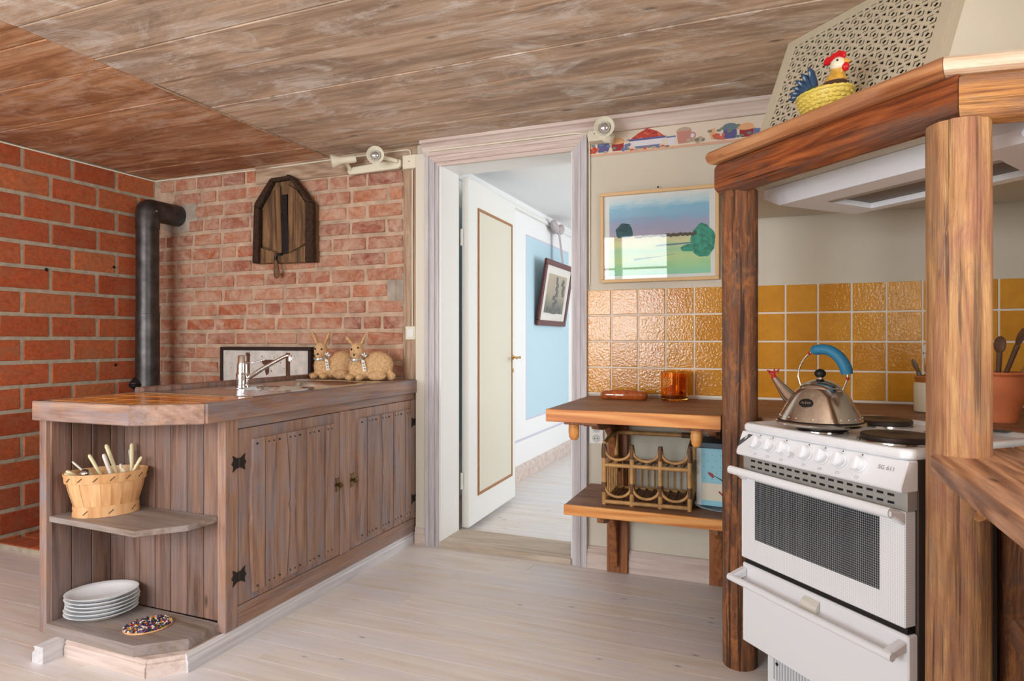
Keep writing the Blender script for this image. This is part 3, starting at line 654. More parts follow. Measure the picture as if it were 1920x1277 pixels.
# ------------------------------------------------------------------ basket of cutlery, plates, trivet on the end shelves
bx, by, ang = -2.395, 1.742, math.radians(52)
bk = thing('wooden_basket', 'oval pale veneer basket full of cutlery on middle shelf', 'basket', (bx, by, .506), ang); bk.scale = (.97, 1.06, 1.2)
SL = 22
def oval(a, b_, th): return Vector((a * math.cos(th), b_ * math.sin(th), 0))
for i in range(SL):
    t0, t1 = 2*math.pi*(i - .03)/SL, 2*math.pi*(i + 1.03)/SL; s = MB(); vs = []
    lift = .0012 * (i % 2)
    for (a, b_, z) in ((.108, .066, .002), (.110, .068, .03), (.126, .076, .075), (.140, .084, .125)):
        for th in (t0, (t0+t1)/2, t1):
            p = oval(a + lift, b_ + lift, th); vs.append((p.x, p.y, z))
    vs += [(v[0]*.975, v[1]*.97, v[2]) for v in vs]
    fs = []
    for r in range(3):
        for c in range(2):
            q = r*3 + c; fs += [(q, q+1, q+4, q+3), (12+q, 12+q+3, 12+q+4, 12+q+1)]
    s.add(vs, fs).build('slat', M['veneer'], bk)
def hoop(name, a, b_, a2, b2, z0, z1, mm):
    s = MB(); n = 40; vs = []
    for (aa, bb, z) in ((a, b_, z0), (a2, b2, z1), (a2 - .005, b2 - .005, z1), (a - .005, b_ - .005, z0)):
        vs += [(aa*math.cos(2*math.pi*k/n), bb*math.sin(2*math.pi*k/n), z) for k in range(n)]
    s.add(vs, [(r*n + k, r*n + (k+1) % n, ((r+1) % 4)*n + (k+1) % n, ((r+1) % 4)*n + k) for r in range(4) for k in range(n)])
    s.build(name, mm, bk, 40)
hoop('bottom_hoop', .116, .073, .1145, .0725, .0, .034, M['veneer'])
hoop('rim_hoop', .142, .086, .1475, .091, .108, .138, M['veneer'])
MB().lathe([(.105, 0), (.105, .003)], 32, sx=1, sy=.62).build('base', M['veneer'], bk)
st_ = MB()
for k in range(16):
    th = 2*math.pi*(k + .4)/16
    for (a, b_, z) in ((.1465, .0905, .122), (.1165, .0735, .016)):
        if z < .05 and k % 2: continue
        c = oval(a, b_, th); t = Vector((-a*math.sin(th), b_*math.cos(th), 0)).normalized()
        st_.tube([c - t*.008 + Vector((0,0,z-.006)), c + t*.008 + Vector((0,0,z+.006))], .0012, 5)
st_.build('stitching', M['bark'], bk)
def cutlery(kind, lx, ly, z, tx, ty, mm, label, L=.10, r=.0082):
    """handle end up; (lx,ly,z) basket-frame point where it leaves the basket, (tx,ty) lean"""
    o = thing('table_knife' if kind == 'knife' else 'table_spoon', label, 'cutlery', (0, 0, 0), 0, 'cutlery in the veneer basket')
    A = Matrix.Translation((bx, by, .531)) @ Matrix.Rotation(ang, 4, 'Z'); d = Vector((tx, ty, 1)).normalized(); p = Vector((lx, ly, z))
    f = lambda t: A @ (p + d * t)
    if kind == 'knife':
        MB().tube([f(0), f(.01), f(L*.6), f(L - .008), f(L)], [r*.75, r*.85, r, r*1.05, r*.6], 10, sx=1, sy=.75).build('handle', mm, o, 50)
        MB().tube([f(0), f(-.012), f(-.06)], [r*.8, r*.55, r*.4], 8, sx=1, sy=.4).build('blade', M['steel'], o, 50)
    else:
        MB().tube([f(-.05), f(0), f(.03)], [.003, .003, .004], 8).build('handle', M['steel'], o, 50)
        MB().ball(f(.045), (.022, .017, .012), 14, 8, M=Matrix.Rotation(.7, 3, 'X')).build('bowl', M['steel'], o, 60)
cutlery('knife', -.05, .02, .11, -.95, .35, M['bone2'], 'thin white handled knife leaning far left out of the basket', .095, .005)
cutlery('knife', -.015, .0, .115, -.5, .3, M['bone'], 'cream handled knife with steel collar leaning left in basket', .10)
cutlery('knife', .035, .005, .12, -.33, .3, M['bone'], 'tallest cream handled knife in the middle of the basket', .125)
cutlery('knife', .02, -.02, .11, -.32, .2, M['bone2'], 'greyish white knife handle in front of the tallest one', .10)
cutlery('knife', .055, .0, .11, -.18, .1, M['bone2'], 'short grey knife handle right of the tallest cream one', .05, .006)
cutlery('knife', .085, .02, .12, .0, .35, M['bone'], 'upright cream knife handle at right end of the basket', .115)
cutlery('knife', .085, .035, .12, -.1, .4, M['bone2'], 'slim handle hidden behind the upright cream one', .09, .0055)
cutlery('knife', .085, -.005, .12, .55, .1, M['bone'], 'cream knife handle leaning right over the basket rim', .07)
cutlery('knife', -.085, .005, .118, -1.6, .4, M['bone'], 'stubby cream handle resting on the left rim', .055, .009)
cutlery('knife', -.09, -.015, .118, -1.8, .0, M['bone'], 'lowest cream handle poking past the left rim', .05, .008)
cutlery('knife', -.035, -.035, .118, -.9, -.1, M['bone'], 'fat cream handle lying behind the steel spoon bowl', .045, .009)
cutlery('knife', .068, -.025, .118, -.5, -.5, M['bone'], 'short cream handle pointing at viewer near right rim', .035, .009)
cutlery('spoon', -.05, -.04, .105, -.5, -.2, None, 'steel spoon bowl showing over the front left basket rim')
px_, py_ = -2.422, 1.745
def plate_prof(): return [(.085, 0), (.09, .003), (.12, .014), (.145, .024), (.147, .0265), (.1445, .027), (.12, .0185), (.088, .007), (.001, .006)]
pme = MB().lathe(plate_prof(), 48, sx=.86, sy=.70).mesh('oval_plate', M['china'], 45)
names = ['bottom white oval plate of the stack on the lowest shelf', 'second white oval plate from the bottom of the stack', 'third white oval plate from the bottom of the stack', 'third white oval plate from the top of the stack', 'white oval plate just under the top one of the stack', 'topmost white oval plate of the stack, its well visible']
for k in range(6):
    tag(link('oval_plate', pme, None, (px_ + R.uniform(-.003, .003), py_ + R.uniform(-.003, .003), .102 + k * .0142), math.radians(44) + R.uniform(-.03, .03)), names[k], 'plate', 'stacked oval plates')
tv = thing('beaded_trivet', 'oval trivet of multicoloured glass beads on the lowest shelf', 'trivet', (-2.165, 1.738, .102), math.radians(60))
MB().lathe([(.098, 0), (.1, .003), (.098, .006)], 40, sx=.84, sy=.74).build('rim', M['veneer'], tv, 40)
bc = [plain('bead_%d' % i, rgb(*c), .15) for i, c in enumerate(((24,70,40), (30,36,96), (170,30,40), (230,220,210), (210,150,60), (90,40,110), (40,90,130), (16,16,24)))]
bb = MB()
for k in range(330):
    rr, th = math.sqrt(R.random()), R.uniform(0, 6.283); bb.ball((.079*rr*math.cos(th), .069*rr*math.sin(th), .0075), .0048, 7, 5, R.randrange(8))
o = bb.build('beads', bc, tv, 60); o['kind'] = 'stuff'
# ------------------------------------------------------------------ wood stove and its pipe behind the cabinet
he = thing('brick_hearth', 'low red brick hearth slab on the floor against the brick wall', 'hearth')
box('mortar_bed', M['mortar'], he, XL + .003, -2.75, 2.30, YB - .002, .0005, .028)
for i in range(10):
    for k in range(8):
        x0 = XL + .01 + i*.128; y0 = 2.302 + k*.1245 
        if i % 2 == 0 and k == 7: continue
        cbox('brick', M['brick'], he, x0, x0 + .12, y0 + (.05 if i % 2 and k else 0), y0 + .117 + (.05 if i % 2 and k < 7 else 0) - (0.0 if True else 0), .006, .034, .003)
ws = thing('wood_stove', 'black cast iron wood stove mostly hidden behind counter, ornate finial on top', 'stove', (-3.66, 2.84, .035))
box('body', M['iron'], ws, -.24, .26, -.24, .26, .16, .745, .01)
box('top_plate', M['iron'], ws, -.26, .28, -.26, .28, .7455, .77, .006)
for a, b_ in ((-.2, -.2), (.22, -.2), (-.2, .22), (.22, .22)): MB().tube([(a, b_, .16), (a*1.1, b_*1.1, .06), (a*1.15, b_*1.15, 0)], [.03, .02, .025], 8).build('leg', M['iron'], ws, 40)
fd = box('fire_door', M['iron'], ws, -.16, .18, -.255, -.241, .35, .68, .006)
MB().tube([(.14, -.256, .5), (.14, -.285, .5)], .012, 10).build('door_knob', M['brass'], fd, 40)
MB().lathe([(.03, -.055), (.026, -.04), (.016, -.02), (.012, 0), (.01, .014), (.012, .022), (.03, .034), (.036, .05), (.03, .054), (.03, .058), (.022, .07), (.012, .084), (.001, .094)], 20, (.125, -.09, .826)).build('finial', M['iron'], ws, 30)
pp = thing('stove_pipe', 'black steel stove pipe rising beside the corner and elbowing into brick wall', 'pipe', (-3.81, 3.055, .862))
MB().lathe([(.072, -.056), (.072, .487), (.074, .489), (.074, .497), (.07, .498)], 32).build('lower_pipe', M['pipe'], pp, 40)
MB().lathe([(.0695, .495), (.0695, 1.06), (.072, 1.061), (.072, 1.064)], 32).build('upper_pipe', M['pipe'], pp, 40)
el = [(0, 0, 1.05), (0, 0, 1.155)] + [(0, .02*(1-math.cos(t)), 1.155 + .02*math.sin(t)) for t in (.4, .8, 1.2, 1.57)] + [(0, .238, 1.175)]
MB().tube(el, .0725, 32).build('elbow', M['pipe'], pp, 40)
MB().tube([(.01, .0, 1.16), (.085, .0, 1.16)], .006, 8).build('damper_pin', M['steel'], pp, 40)
# ------------------------------------------------------------------ things on and before the brick wall
ab = thing('antique_wooden_board', 'dark house shaped antique wooden board with iron blade and dangling handle on bricks', 'wall ornament', (-2.85, YB - .006, 1.66))
def xz(pts, y0, d, name, m, parent, bevel=0): return MB().prism([(x, y0, z) for x, z in pts], (0, -d, 0)).build(name, m, parent, bevel=bevel)
xz([(-.235, .01), (.24, .0), (.235, .36), (.07, .545), (-.09, .54), (-.22, .385)], 0, .03, 'back_board', M['darkwood'], ab, .004)
xz([(-.175, .12), (-.02, .065), (-.035, .5), (-.1, .46), (-.17, .36)], -.0305, .016, 'half_panel', M['darkwood'], ab, .004)
xz([(.035, .065), (.17, .12), (.17, .37), (.1, .46), (.03, .5)], -.0305, .016, 'half_panel', M['darkwood'], ab, .004)
xz([(-.018, .055), (.032, .055), (.02, .44), (-.022, .44)], -.0302, .01, 'iron_blade', M['iron'], ab)
for nm, pts in (('bark_edge', [(.18, .0), (.24, .0), (.24, .36), (.185, .385)]), ('bark_edge', [(-.24, .01), (-.19, .015), (-.185, .36), (-.225, .39)]),
                ('bark_edge', [(-.225, .392), (-.187, .362), (-.075, .52), (-.095, .545)]), ('bark_edge', [(.188, .387), (.24, .362), (.075, .548), (.06, .525)]), ('bark_edge', [(-.093, .546), (-.076, .522), (.058, .527), (.073, .549)])):
    xz(pts, -.03, .04, nm, M['bark'], ab, .006)
xz([(-.19, .012), (.182, .003), (.182, .11), (.03, .06), (-.02, .06), (-.19, .11)], -.0302, .014, 'cross_bar', M['darkwood'], ab)
MB().tube([(-.01, -.05, .06), (-.05, -.052, .06), (-.058, -.054, .04), (-.056, -.056, .01)], .009, 8).build('crank', M['iron'], ab, 40)
MB().tube([(-.055, -.056, .02), (-.053, -.056, .0), (-.05, -.056, -.04), (-.047, -.056, -.075), (-.045, -.056, -.088)], [.014, .013, .019, .017, .012], 12).build('handle', M['darkwood'], ab, 50)
MB().tube([(.0, -.02, .54), (.01, -.025, .565), (.03, -.02, .56), (.045, -.02, .545)], .005, 6).build('hanging_loop', M['iron'], ab, 50)
cl = thing('old_chest_front', 'worn white chest front with dark edges and rusty straps behind the tap', 'chest panel', (-2.957, YB - .004, .62))
box('panel', M['chestwhite'], cl, -.385, .31, -.06, -.01, 0, .49, .003)
box('edge_strip', M['leather'], cl, -.405, .335, -.07, -.002, .4905, .512, .003)
box('edge_strip', M['leather'], cl, -.405, -.3855, -.07, -.002, -.01, .490, .003)
box('edge_strip', M['leather'], cl, .3105, .335, -.07, -.002, -.01, .490, .003)
for x in (-.19, .135): box('strap', M['rust'], cl, x, x + .032, -.0625, -.0605, 0, .475)
xz([(-.055, .43), (.035, .43), (.035, .415), (.0, .39), (.0, .35), (-.02, .33), (-.03, .36), (-.03, .39), (-.055, .41)], -.0605, .004, 'lock_plate', M['rust'], cl)
rs = MB()
for k in range(30):
    x, z = R.uniform(-.37, .3), R.uniform(.3, .48); rr = R.uniform(.002, .006)
    rs.add([(x + rr*math.cos(t)*R.uniform(.6, 1.3), -.0606, z + rr*math.sin(t)*R.uniform(.6, 1.5)) for t in (0, 1, 2, 3, 4, 5)], [(0, 1, 2, 3, 4, 5)])
o = rs.build('rust_spots', M['rust'], cl); o['kind'] = 'stuff'
# straw rabbits
def rabbit(label, loc, rz, headx, tilt, ears):
    r = thing('straw_rabbit', label, 'figurine', loc, rz, 'straw rabbits on the counter'); r.scale = (.92, .95, 1.22)
    b = MB(); ba = []
    def bl(c, rad, Mx=None): b.ball(c, rad, 16, 10, M=Mx); ba.append((Vector(c), rad))
    bl((.075, .02, .068), (.098, .068, .067)); bl((-.055, -.01, .058), (.05, .048, .056)); bl((-.01, .0, .045), (.09, .055, .044))
    hx = headx; hz = .132
    bl((hx, -.022, hz), (.043, .042, .046)); bl((hx + .003, -.05, hz - .016), (.026, .028, .022)); bl((hx*.9 - .01, -.012, .09), (.038, .036, .045))
    for s in (-1, 1): bl((hx + s*.032 - .0, -.055, .016), (.026, .036, .016))
    bl((.165, .0, .02), (.028, .022, .02)); bl((.09, -.045, .022), (.06, .026, .022))
    me = b.mesh('body', M['straw']); o_ = link('body', me, r)
    md = o_.modifiers.new('remesh', 'REMESH'); md.mode = 'VOXEL'; md.voxel_size = .0055; md.use_smooth_shade = True
    ms = o_.modifiers.new('smooth', 'SMOOTH'); ms.iterations = 6
    s = MB()
    for c, rad in ba:
        n = int(900 * (rad[0]*rad[1] + rad[1]*rad[2] + rad[0]*rad[2]) / .012 * .36)
        for k in range(n):
            v = Vector((R.gauss(0, 1), R.gauss(0, 1), R.gauss(0, 1))).normalized(); p = c + Vector((v.x*rad[0], v.y*rad[1], v.z*rad[2]))
            if p.z < .004: continue
            t = v.cross(Vector((R.gauss(0, .5), R.gauss(0, 1), R.gauss(0, .6)))).normalized(); L = R.uniform(.012, .028); sd = v.cross(t) * .0007
            a = p - t*L/2 + v*.0004; m_ = p + v*.003; e = p + t*L/2 + v*R.uniform(.0, .005)
            s.add([a - sd, a + sd, m_ + sd, m_ - sd, e], [(0, 1, 2, 3), (3, 2, 4)])
    o2 = s.build('straw', M['strand'], r); o2['kind'] = 'stuff'
    for (ex, ez), sg in zip(ears, (-1, 1)):
        MB().tube([(hx + sg*.02, -.015, hz + .03), (hx + sg*.025 + ex*.5, -.012, hz + .035 + ez*.5), (hx + sg*.025 + ex*.85, -.012, hz + .035 + ez*.85), (hx + sg*.025 + ex, -.014, hz + .035 + ez)], [.012, .019, .017, .006], 10, sx=1, sy=.45).build('ear', M['straw'], r, 60)
    for ex, ez in ((-.02, .012), (.022, .012 + tilt)): MB().ball((hx + ex, -.0605, hz + ez), .0052, 10, 8).build('eye', M['black'], r, 60)
    MB().ball((hx + .004, -.079, hz - .012), (.0062, .004, .005), 10, 8).build('nose', M['black'], r, 60)
    MB().tube([(hx + .04*math.cos(t) - .003, -.018 + .047*math.sin(t), .098 + .004*math.cos(2*t)) for t in [i*6.283/20 for i in range(20)]], .0045, 6, closed=True, sx=.5, sy=1.4).build('collar', M['silver'], r, 60)
    MB().prism([(hx + .042, -.058, .098), (hx + .06, -.055, .094), (hx + .076, -.06, .046), (hx + .056, -.064, .042)], (0, -.0012, 0)).build('tag', M['paper'], r)
    tb = MB()
    for q in range(3): tb.prism([(hx + .052 + q*.004 + a, -.0665 + .002*q, .084 - q*.013 + c) for a, c in ((0, 0), (.01, -.002), (.011, -.006), (.001, -.004))], (0, -.0006, 0))
    tb.build('tag_print', M['black'], r)
    for a in (.4, 1.3, 2.2): MB().ball((hx + .05 + .012*math.cos(a), -.04, .108 + .014*math.sin(a)), (.012, .004, .006), 8, 6, M=Matrix.Rotation(-a, 3, 'Y')).build('bow_loop', M['silver'], r, 50)
rabbit('straw rabbit with upright ears, partly behind its twin, nearer the tap', (-2.40, 3.13, .948), math.radians(14), -.055, 0, ((-.035, .06), (.03, .06)))
rabbit('straw rabbit with splayed ears nearer the light switch', (-2.13, 3.09, .948), math.radians(14), -.045, .008, ((-.05, .035), (.03, .05)))
# spotlights
def spot_head(parent, c, d, L=.11, Rm=.042):
    c = Vector(c); d = Vector(d).normalized(); q = d.to_track_quat('Z', 'Y').to_matrix().to_4x4(); T = Matrix.Translation(c) @ q
    def lt(name, prof, m, sh=35, cap=True):
        me = MB().lathe(prof, 28, cap=cap).mesh(name, m, sh); me.transform(T); return link(name, me, parent)
    h = lt('shade', [(.018, -L*.95), (.022, -L*.85), (.022, -L*.3), (.03, -L*.22), (.038, -.008), (Rm, 0), (Rm - .003, .001), (Rm - .006, -.008), (.028, -L*.25), (.02, -L*.4)], M['ivory'], cap=False)
    lt('reflector', [(Rm - .006, -.004), (.026, -L*.28), (.001, -L*.3)], M['reflector'], cap=False)
    lt('bulb', [(.012, -L*.3), (.02, -L*.2), (.0265, -.016), (.024, -.006), (.015, -.0005), (.001, .001)], M['bulb'], 60)
ds = thing('double_spotlight', 'ivory ceiling spotlight bar with two round heads above the bricks', 'spotlight')
MB().prism([(x, YB - .017, z) for x, z in ((-2.375, 2.196), (-2.36, 2.18), (-2.02, 2.185), (-2.0, 2.2), (-2.0, 2.235), (-2.02, 2.24), (-2.36, 2.222), (-2.375, 2.215))], (0, -.028, 0)).build('mounting_bar', M['ivory'], ds, bevel=.004)
MB().tube([(-2.35, 3.25, 2.21), (-2.35, 3.22, 2.235), (-2.345, 3.19, 2.25)], .012, 10).build('arm', M['ivory'], ds, 40)
MB().tube([(-2.02, 3.25, 2.225), (-2.06, 3.215, 2.235), (-2.12, 3.19, 2.25)], .013, 10).build('arm', M['ivory'], ds, 40)
spot_head(ds, (-2.385, 3.12, 2.226), (-.85, -.5, -.16), .15, .048)
spot_head(ds, (-2.09, 3.13, 2.238), (.42, -.9, -.12), .1, .05)
jb = thing('junction_box', 'ivory square junction box on timber next to the door casing', 'electrical box')
box('cover', M['ivory'], jb, -1.985, -1.893, YB - .05, YB - .0155, 2.175, 2.255, .004)
MB().ball((-1.94, YB - .0505, 2.216), .003, 8, 6).build('screw', M['screw'], jb)
def cable(label, pts, r=.0045): return tag(MB().tube(pts, r, 8).build('cable', M['ivory'], None, 50), label, 'cable')
cable('thin white cable along the ceiling edge of both brick walls', [(XL + .008, 1.0, CZ - .012), (XL + .008, 3.28, CZ - .012), (XL + .02, YB - .008, CZ - .012), (-3.13, YB - .008, CZ - .02), (-2.6, YB - .022, CZ - .02), (-1.97, YB - .022, CZ - .016), (-1.95, YB - .022, CZ - .022), (-1.945, YB - .022, CZ - .035), (-1.945, YB - .024, 2.25)])
cable('white cable dropping down the timber post to the switch', [(-1.935, YB - .018, 2.178), (-1.936, YB - .018, 1.8), (-1.936, YB - .018, 1.26)])
cable('white cable clipped along the top of the door casing', [(-1.893, YB - .03, 2.22), (-1.85, YT - .012, 2.228), (-1.79, YT - .036, 2.2515), (-.93, YT - .036, 2.2515), (-.868, YT - .03, 2.245), (-.862, YT - .012, 2.20), (-.862, YT - .006, 1.46)])
sw = thing('light_switch', 'ivory light switch on the timber post above the rabbits', 'light switch')
box('plate', M['ivory'], sw, -1.975, -1.905, YB - .034, YB - .0125, 1.178, 1.258, .004)
box('rocker', M['white'], sw, -1.962, -1.918, YB - .038, YB - .0345, 1.192, 1.244, .002)
ss = thing('wall_spotlight', 'single round ivory spotlight over the fruit wallpaper border', 'spotlight')
box('base_box', M['ivory'], ss, -.855, -.765, YT - .07, YT - .002, 2.19, 2.245, .004)
MB().ball((-.82, YT - .0705, 2.226), .0028, 8, 6).build('screw', M['screw'], ss)
MB().tube([(-.77, YT - .04, 2.21), (-.745, YT - .05, 2.205), (-.735, YT - .06, 2.215)], [.03, .032, .018], 14).build('swivel', M['ivory'], ss, 40)
spot_head(ss, (-.745, YT - .17, 2.222), (.12, -1, -.08), .11, .05)
ot = thing('power_outlet', 'white wall socket under the pine shelf beside the casing', 'socket')
box('plate', M['white'], ot, -.862, -.788, YT - .012, YT - .001, .64, .745, .003)
for z in (.668, .718): MB().tube([(-.825, YT - .0125, z), (-.825, YT - .0095, z)], .021, 20).build('socket', plain('socket_grey', rgb(200,200,196), .4), ot)
pn_ = MB()
for z in (.668, .718):
    for dx in (-.008, .008): pn_.tube([(-.825 + dx, YT - .0135, z), (-.825 + dx, YT - .012, z)], .003, 8)
pn_.build('contact_holes', M['black'], ot)
# ------------------------------------------------------------------ framed pictures
pf = thing('framed_landscape', 'birch framed pastel landscape under glass between door and log post', 'picture', (-.508, YT - .003, 1.47))
pf.rotation_euler = (math.radians(2.2), 0, 0)
fw, fh, ft = .290, .456, .017
for nm, a in (('frame_rail', (-fw, fw, 0, ft)), ('frame_rail', (-fw, fw, fh - ft, fh)), ('frame_stile', (-fw, -fw + ft, ft + .0003, fh - ft - .0003)), ('frame_stile', (fw - ft, fw, ft + .0003, fh - ft - .0003))):
    box(nm, M['birch'], pf, a[0], a[1], -.026, -.002, a[2], a[3], .002)
box('mount', plain('mount_board', rgb(226,226,222), .8), pf, -fw + ft, fw - ft, -.010, -.006, ft, fh - ft)
def paint(name, stops, sc3, patch=None, axis=2, z0=0, z1=1):
    """brushy vertical gradient of paint colours with streaked noise"""
    m, nt, b = newmat(name); tc = ND(nt, 'ShaderNodeTexCoord'); sp = ND(nt, 'ShaderNodeSeparateXYZ'); nt.links.new(tc.outputs['Object'], sp.inputs[0])
    n = noise(nt, tc.outputs['Object'], sc3, 6, .65, .5)
    mr = ND(nt, 'ShaderNodeMapRange'); mr.inputs[1].default_value = z0; mr.inputs[2].default_value = z1; nt.links.new(sp.outputs['XYZ'[axis]], mr.inputs[0])
    ma = ND(nt, 'ShaderNodeMath', operation='MULTIPLY_ADD'); nt.links.new(n, ma.inputs[0]); ma.inputs[1].default_value = .5
    sb_ = ND(nt, 'ShaderNodeMath', operation='SUBTRACT'); nt.links.new(mr.outputs[0], sb_.inputs[0]); sb_.inputs[1].default_value = .25; nt.links.new(sb_.outputs[0], ma.inputs[2])
    nt.links.new(ramp(nt, ma.outputs[0], stops), b.inputs['Base Color']); b.inputs['Roughness'].default_value = .8; return m
sky_m = paint('pastel_sky', [(0, rgb(176,170,188)), (.3, rgb(166,172,196)), (.5, rgb(146,184,206)), (.7, rgb(140,190,210)), (.85, rgb(190,214,220)), (1, rgb(216,222,220))], (9, 9, 26), z0=.235, z1=.42)
fld_m = paint('pastel_field', [(0, rgb(150,206,180)), (.25, rgb(166,210,160)), (.45, rgb(196,214,160)), (.6, rgb(170,208,170)), (.8, rgb(216,216,166)), (1, rgb(204,192,160))], (7, 7, 34), z0=.03, z1=.235)
box('painted_sky', sky_m, pf, -.245, .245, -.0108, -.0101, .232, .425); box('painted_field', fld_m, pf, -.25, .25, -.0108, -.0101, .034, .232)
def blob(b, cx, cz, rx, rz, n=26, y=-.0112, flatb=True, jit=.16):
    y -= .00002 * len(b.f)
    b.add([(cx + rx*math.cos(2*math.pi*k/n)*R.uniform(1-jit, 1), y, cz + rz*(max(-.55, math.sin(2*math.pi*k/n)) if flatb else math.sin(2*math.pi*k/n))*R.uniform(1-jit, 1)) for k in range(n)], [tuple(range(n))])
tb = MB(); blob(tb, -.168, .252, .047, .052); tb.build('painted_tree', plain('paint_dark_tree', rgb(46,92,96), .8, noise=.4, nscale=70), pf)
tb = MB(); blob(tb, .215, .19, .06, .09, flatb=False); blob(tb, .16, .155, .055, .025, y=-.0113); tb.build('painted_bush', plain('paint_green_bush', rgb(64,150,128), .8, noise=.4, nscale=60), pf)
tb = MB()
for k in range(26): blob(tb, -.11 + k*.0115, .225 + R.uniform(-.003, .003), .009, .012 if k > 10 else .006, 8)
tb.build('painted_treeline', plain('paint_treeline', rgb(86,82,70), .8), pf)
tb = MB(); tb.add([(x, -.01125, z) for x, z in ((-.12, .118), (.06, .128), (.1, .135), (.0, .122), (-.12, .108))], [(0, 1, 2, 3, 4)]); tb.add([(x, -.01125, z) for x, z in ((-.02, .172), (.16, .18), (.16, .187), (.0, .182))], [(0, 1, 2, 3)])
tb.build('painted_stream', plain('paint_stream', rgb(110,140,150), .8), pf)
def pane_mat():
    m, nt, b = newmat('picture_glass'); out = nt.nodes['Material Output']; tr = ND(nt, 'ShaderNodeBsdfTransparent'); gl = ND(nt, 'ShaderNodeBsdfGlossy'); gl.inputs['Roughness'].default_value = .015
    fr = ND(nt, 'ShaderNodeFresnel'); fr.inputs['IOR'].default_value = 1.5; mx = ND(nt, 'ShaderNodeMixShader')
    nt.links.new(fr.outputs[0], mx.inputs[0]); nt.links.new(tr.outputs[0], mx.inputs[1]); nt.links.new(gl.outputs[0], mx.inputs[2]); nt.links.new(mx.outputs[0], out.inputs['Surface']); return m
M['pane'] = pane_mat()
MB().add([(-fw + ft - .002, -.017, ft - .002), (fw - ft + .002, -.017, ft - .002), (fw - ft + .002, -.017, fh - ft + .002), (-fw + ft - .002, -.017, fh - ft + .002)], [(0, 1, 2, 3)]).build('glass_pane', M['pane'], pf)
MB().ball((0, -.004, fh + .012), .005, 8, 6).build('nail', M['iron'], pf)
hp = thing('framed_engraving', 'mahogany framed old engraving tilting out from white and blue wall', 'picture', (HX + .004, 5.79, 1.31))
hp.rotation_euler = (math.radians(-9), 0, math.radians(90))
W2, H2, T2 = .42, .60, .05
for nm, a in (('frame_rail', (-W2, W2, 0, T2)), ('frame_rail', (-W2, W2, H2 - T2, H2)), ('frame_stile', (-W2, -W2 + T2, T2 + .0003, H2 - T2 - .0003)), ('frame_stile', (W2 - T2, W2, T2 + .0003, H2 - T2 - .0003))):
    box(nm, M['mahogany'], hp, a[0], a[1], -.032, -.004, a[2], a[3], .006)
hp.rotation_euler = (math.radians(9), 0, math.radians(90))
box('mount', M['paper'], hp, -W2 + T2, W2 - T2, -.018, -.012, T2, H2 - T2)
box('print', paint('engraving', [(0, rgb(96,96,90)), (.25, rgb(130,126,112)), (.5, rgb(186,172,146)), (1, rgb(200,184,156))], (5, 5, 9), z0=.1, z1=.5), hp, -W2 + T2 + .09, W2 - T2 - .09, -.019, -.0185, T2 + .07, H2 - T2 - .07)
tb = MB()
for k in range(9): blob(tb, -.02 + R.uniform(-.04, .05), .2 + k*.03, .05 - k*.002, .03, 12, y=-.0193)
for k in range(6): blob(tb, .18 + R.uniform(-.03, .03), .3 + k*.025, .04, .03, 12, y=-.0194)
for k in range(12): blob(tb, -.2 + k*.035, .13 + R.uniform(0, .03), .04, .035, 12, y=-.0196)
tb.build('printed_trees', plain('engraving_ink', rgb(92,94,88), .8, noise=.4, nscale=40), hp)
MB().add([(-W2 + T2, -.024, T2), (W2 - T2, -.024, T2), (W2 - T2, -.024, H2 - T2), (-W2 + T2, -.024, H2 - T2)], [(0, 1, 2, 3)]).build('glass_pane', M['pane'], hp)
rb = thing('ribbon_bow', 'greyish mauve ribbon bow holding the tilted engraving', 'ribbon', (HX + .03, 5.86, 2.22))
mv = plain('mauve_satin', rgb(186,174,176), .5)
for s in (-1, 1): MB().ball((.035, s*.085, .02), (.035, .1, .05), 12, 8, M=Matrix.Rotation(s*.35, 3, 'X')).build('bow_loop', mv, rb, 40)
MB().ball((.05, 0, .01), (.03, .035, .035), 10, 8).build('knot', mv, rb, 50)
for s in (-1, 1): MB().prism([(.045, s*.015 - .016, 0), (.045, s*.015 + .016, 0), (.085, s*.012 + .016, -.315), (.085, s*.012 - .016, -.315)], (.003, 0, 0)).build('ribbon_tail', mv, rb)
# ------------------------------------------------------------------ pine shelf unit by the door
su = thing('pine_shelf', 'two tier thick pine wall shelf between door casing and log post', 'shelf')
for i, (y0, y1) in enumerate(((2.56, 2.795), (2.797, 3.03), (3.032, 3.252))): cbox('top_board', M['shelfwood'], su, -.862, -.165, y0, y1, .838, .889, .003)
cbox('front_edge', M['pine'], su, -.862, -.165, 2.545, 2.5595, .838, .8895, .002)
cbox('lower_board', M['shelfwood'], su, -.858, -.135, 2.80, 3.252, .388, .4335, .003)
cbox('front_edge', M['pine'], su, -.858, -.135, 2.785, 2.7995, .388, .434, .002)
for x0, x1 in ((-.762, -.657), (-.262, -.16)): box('upright', M['pinez'], su, x0, x1, 3.215, 3.256, 0, .8375, .003)
for x0 in (-.722, -.245): box('cross_cleat', M['piney'], su, x0, x0 + .05, 2.62, 3.2145, .815, .8375, .003)
for x0 in (-.722, -.245): box('cross_cleat', M['piney'], su, x0, x0 + .05, 2.86, 3.2145, .366, .3875, .003)
for nm, x0, x1 in (('front_cleat', -.80, -.655), ('front_cleat', -.325, -.17)): box(nm, M['piney'], su, x0, x1, 2.60, 2.64, .8215, .8375, .002)
def bracket(x, zt, y1, dep, hh):
    pts = [(y1, zt), (y1 - dep, zt), (y1 - dep, zt - .035), (y1 - dep*.8, zt - .05), (y1 - dep*.45, zt - .055), (y1 - dep*.2, zt - .12), (y1 - .02, zt - hh), (y1, zt - hh)]
    MB().prism([(x, y, z) for y, z in pts], (.036, 0, 0)).build('bracket', M['piney'], su, bevel=.003)
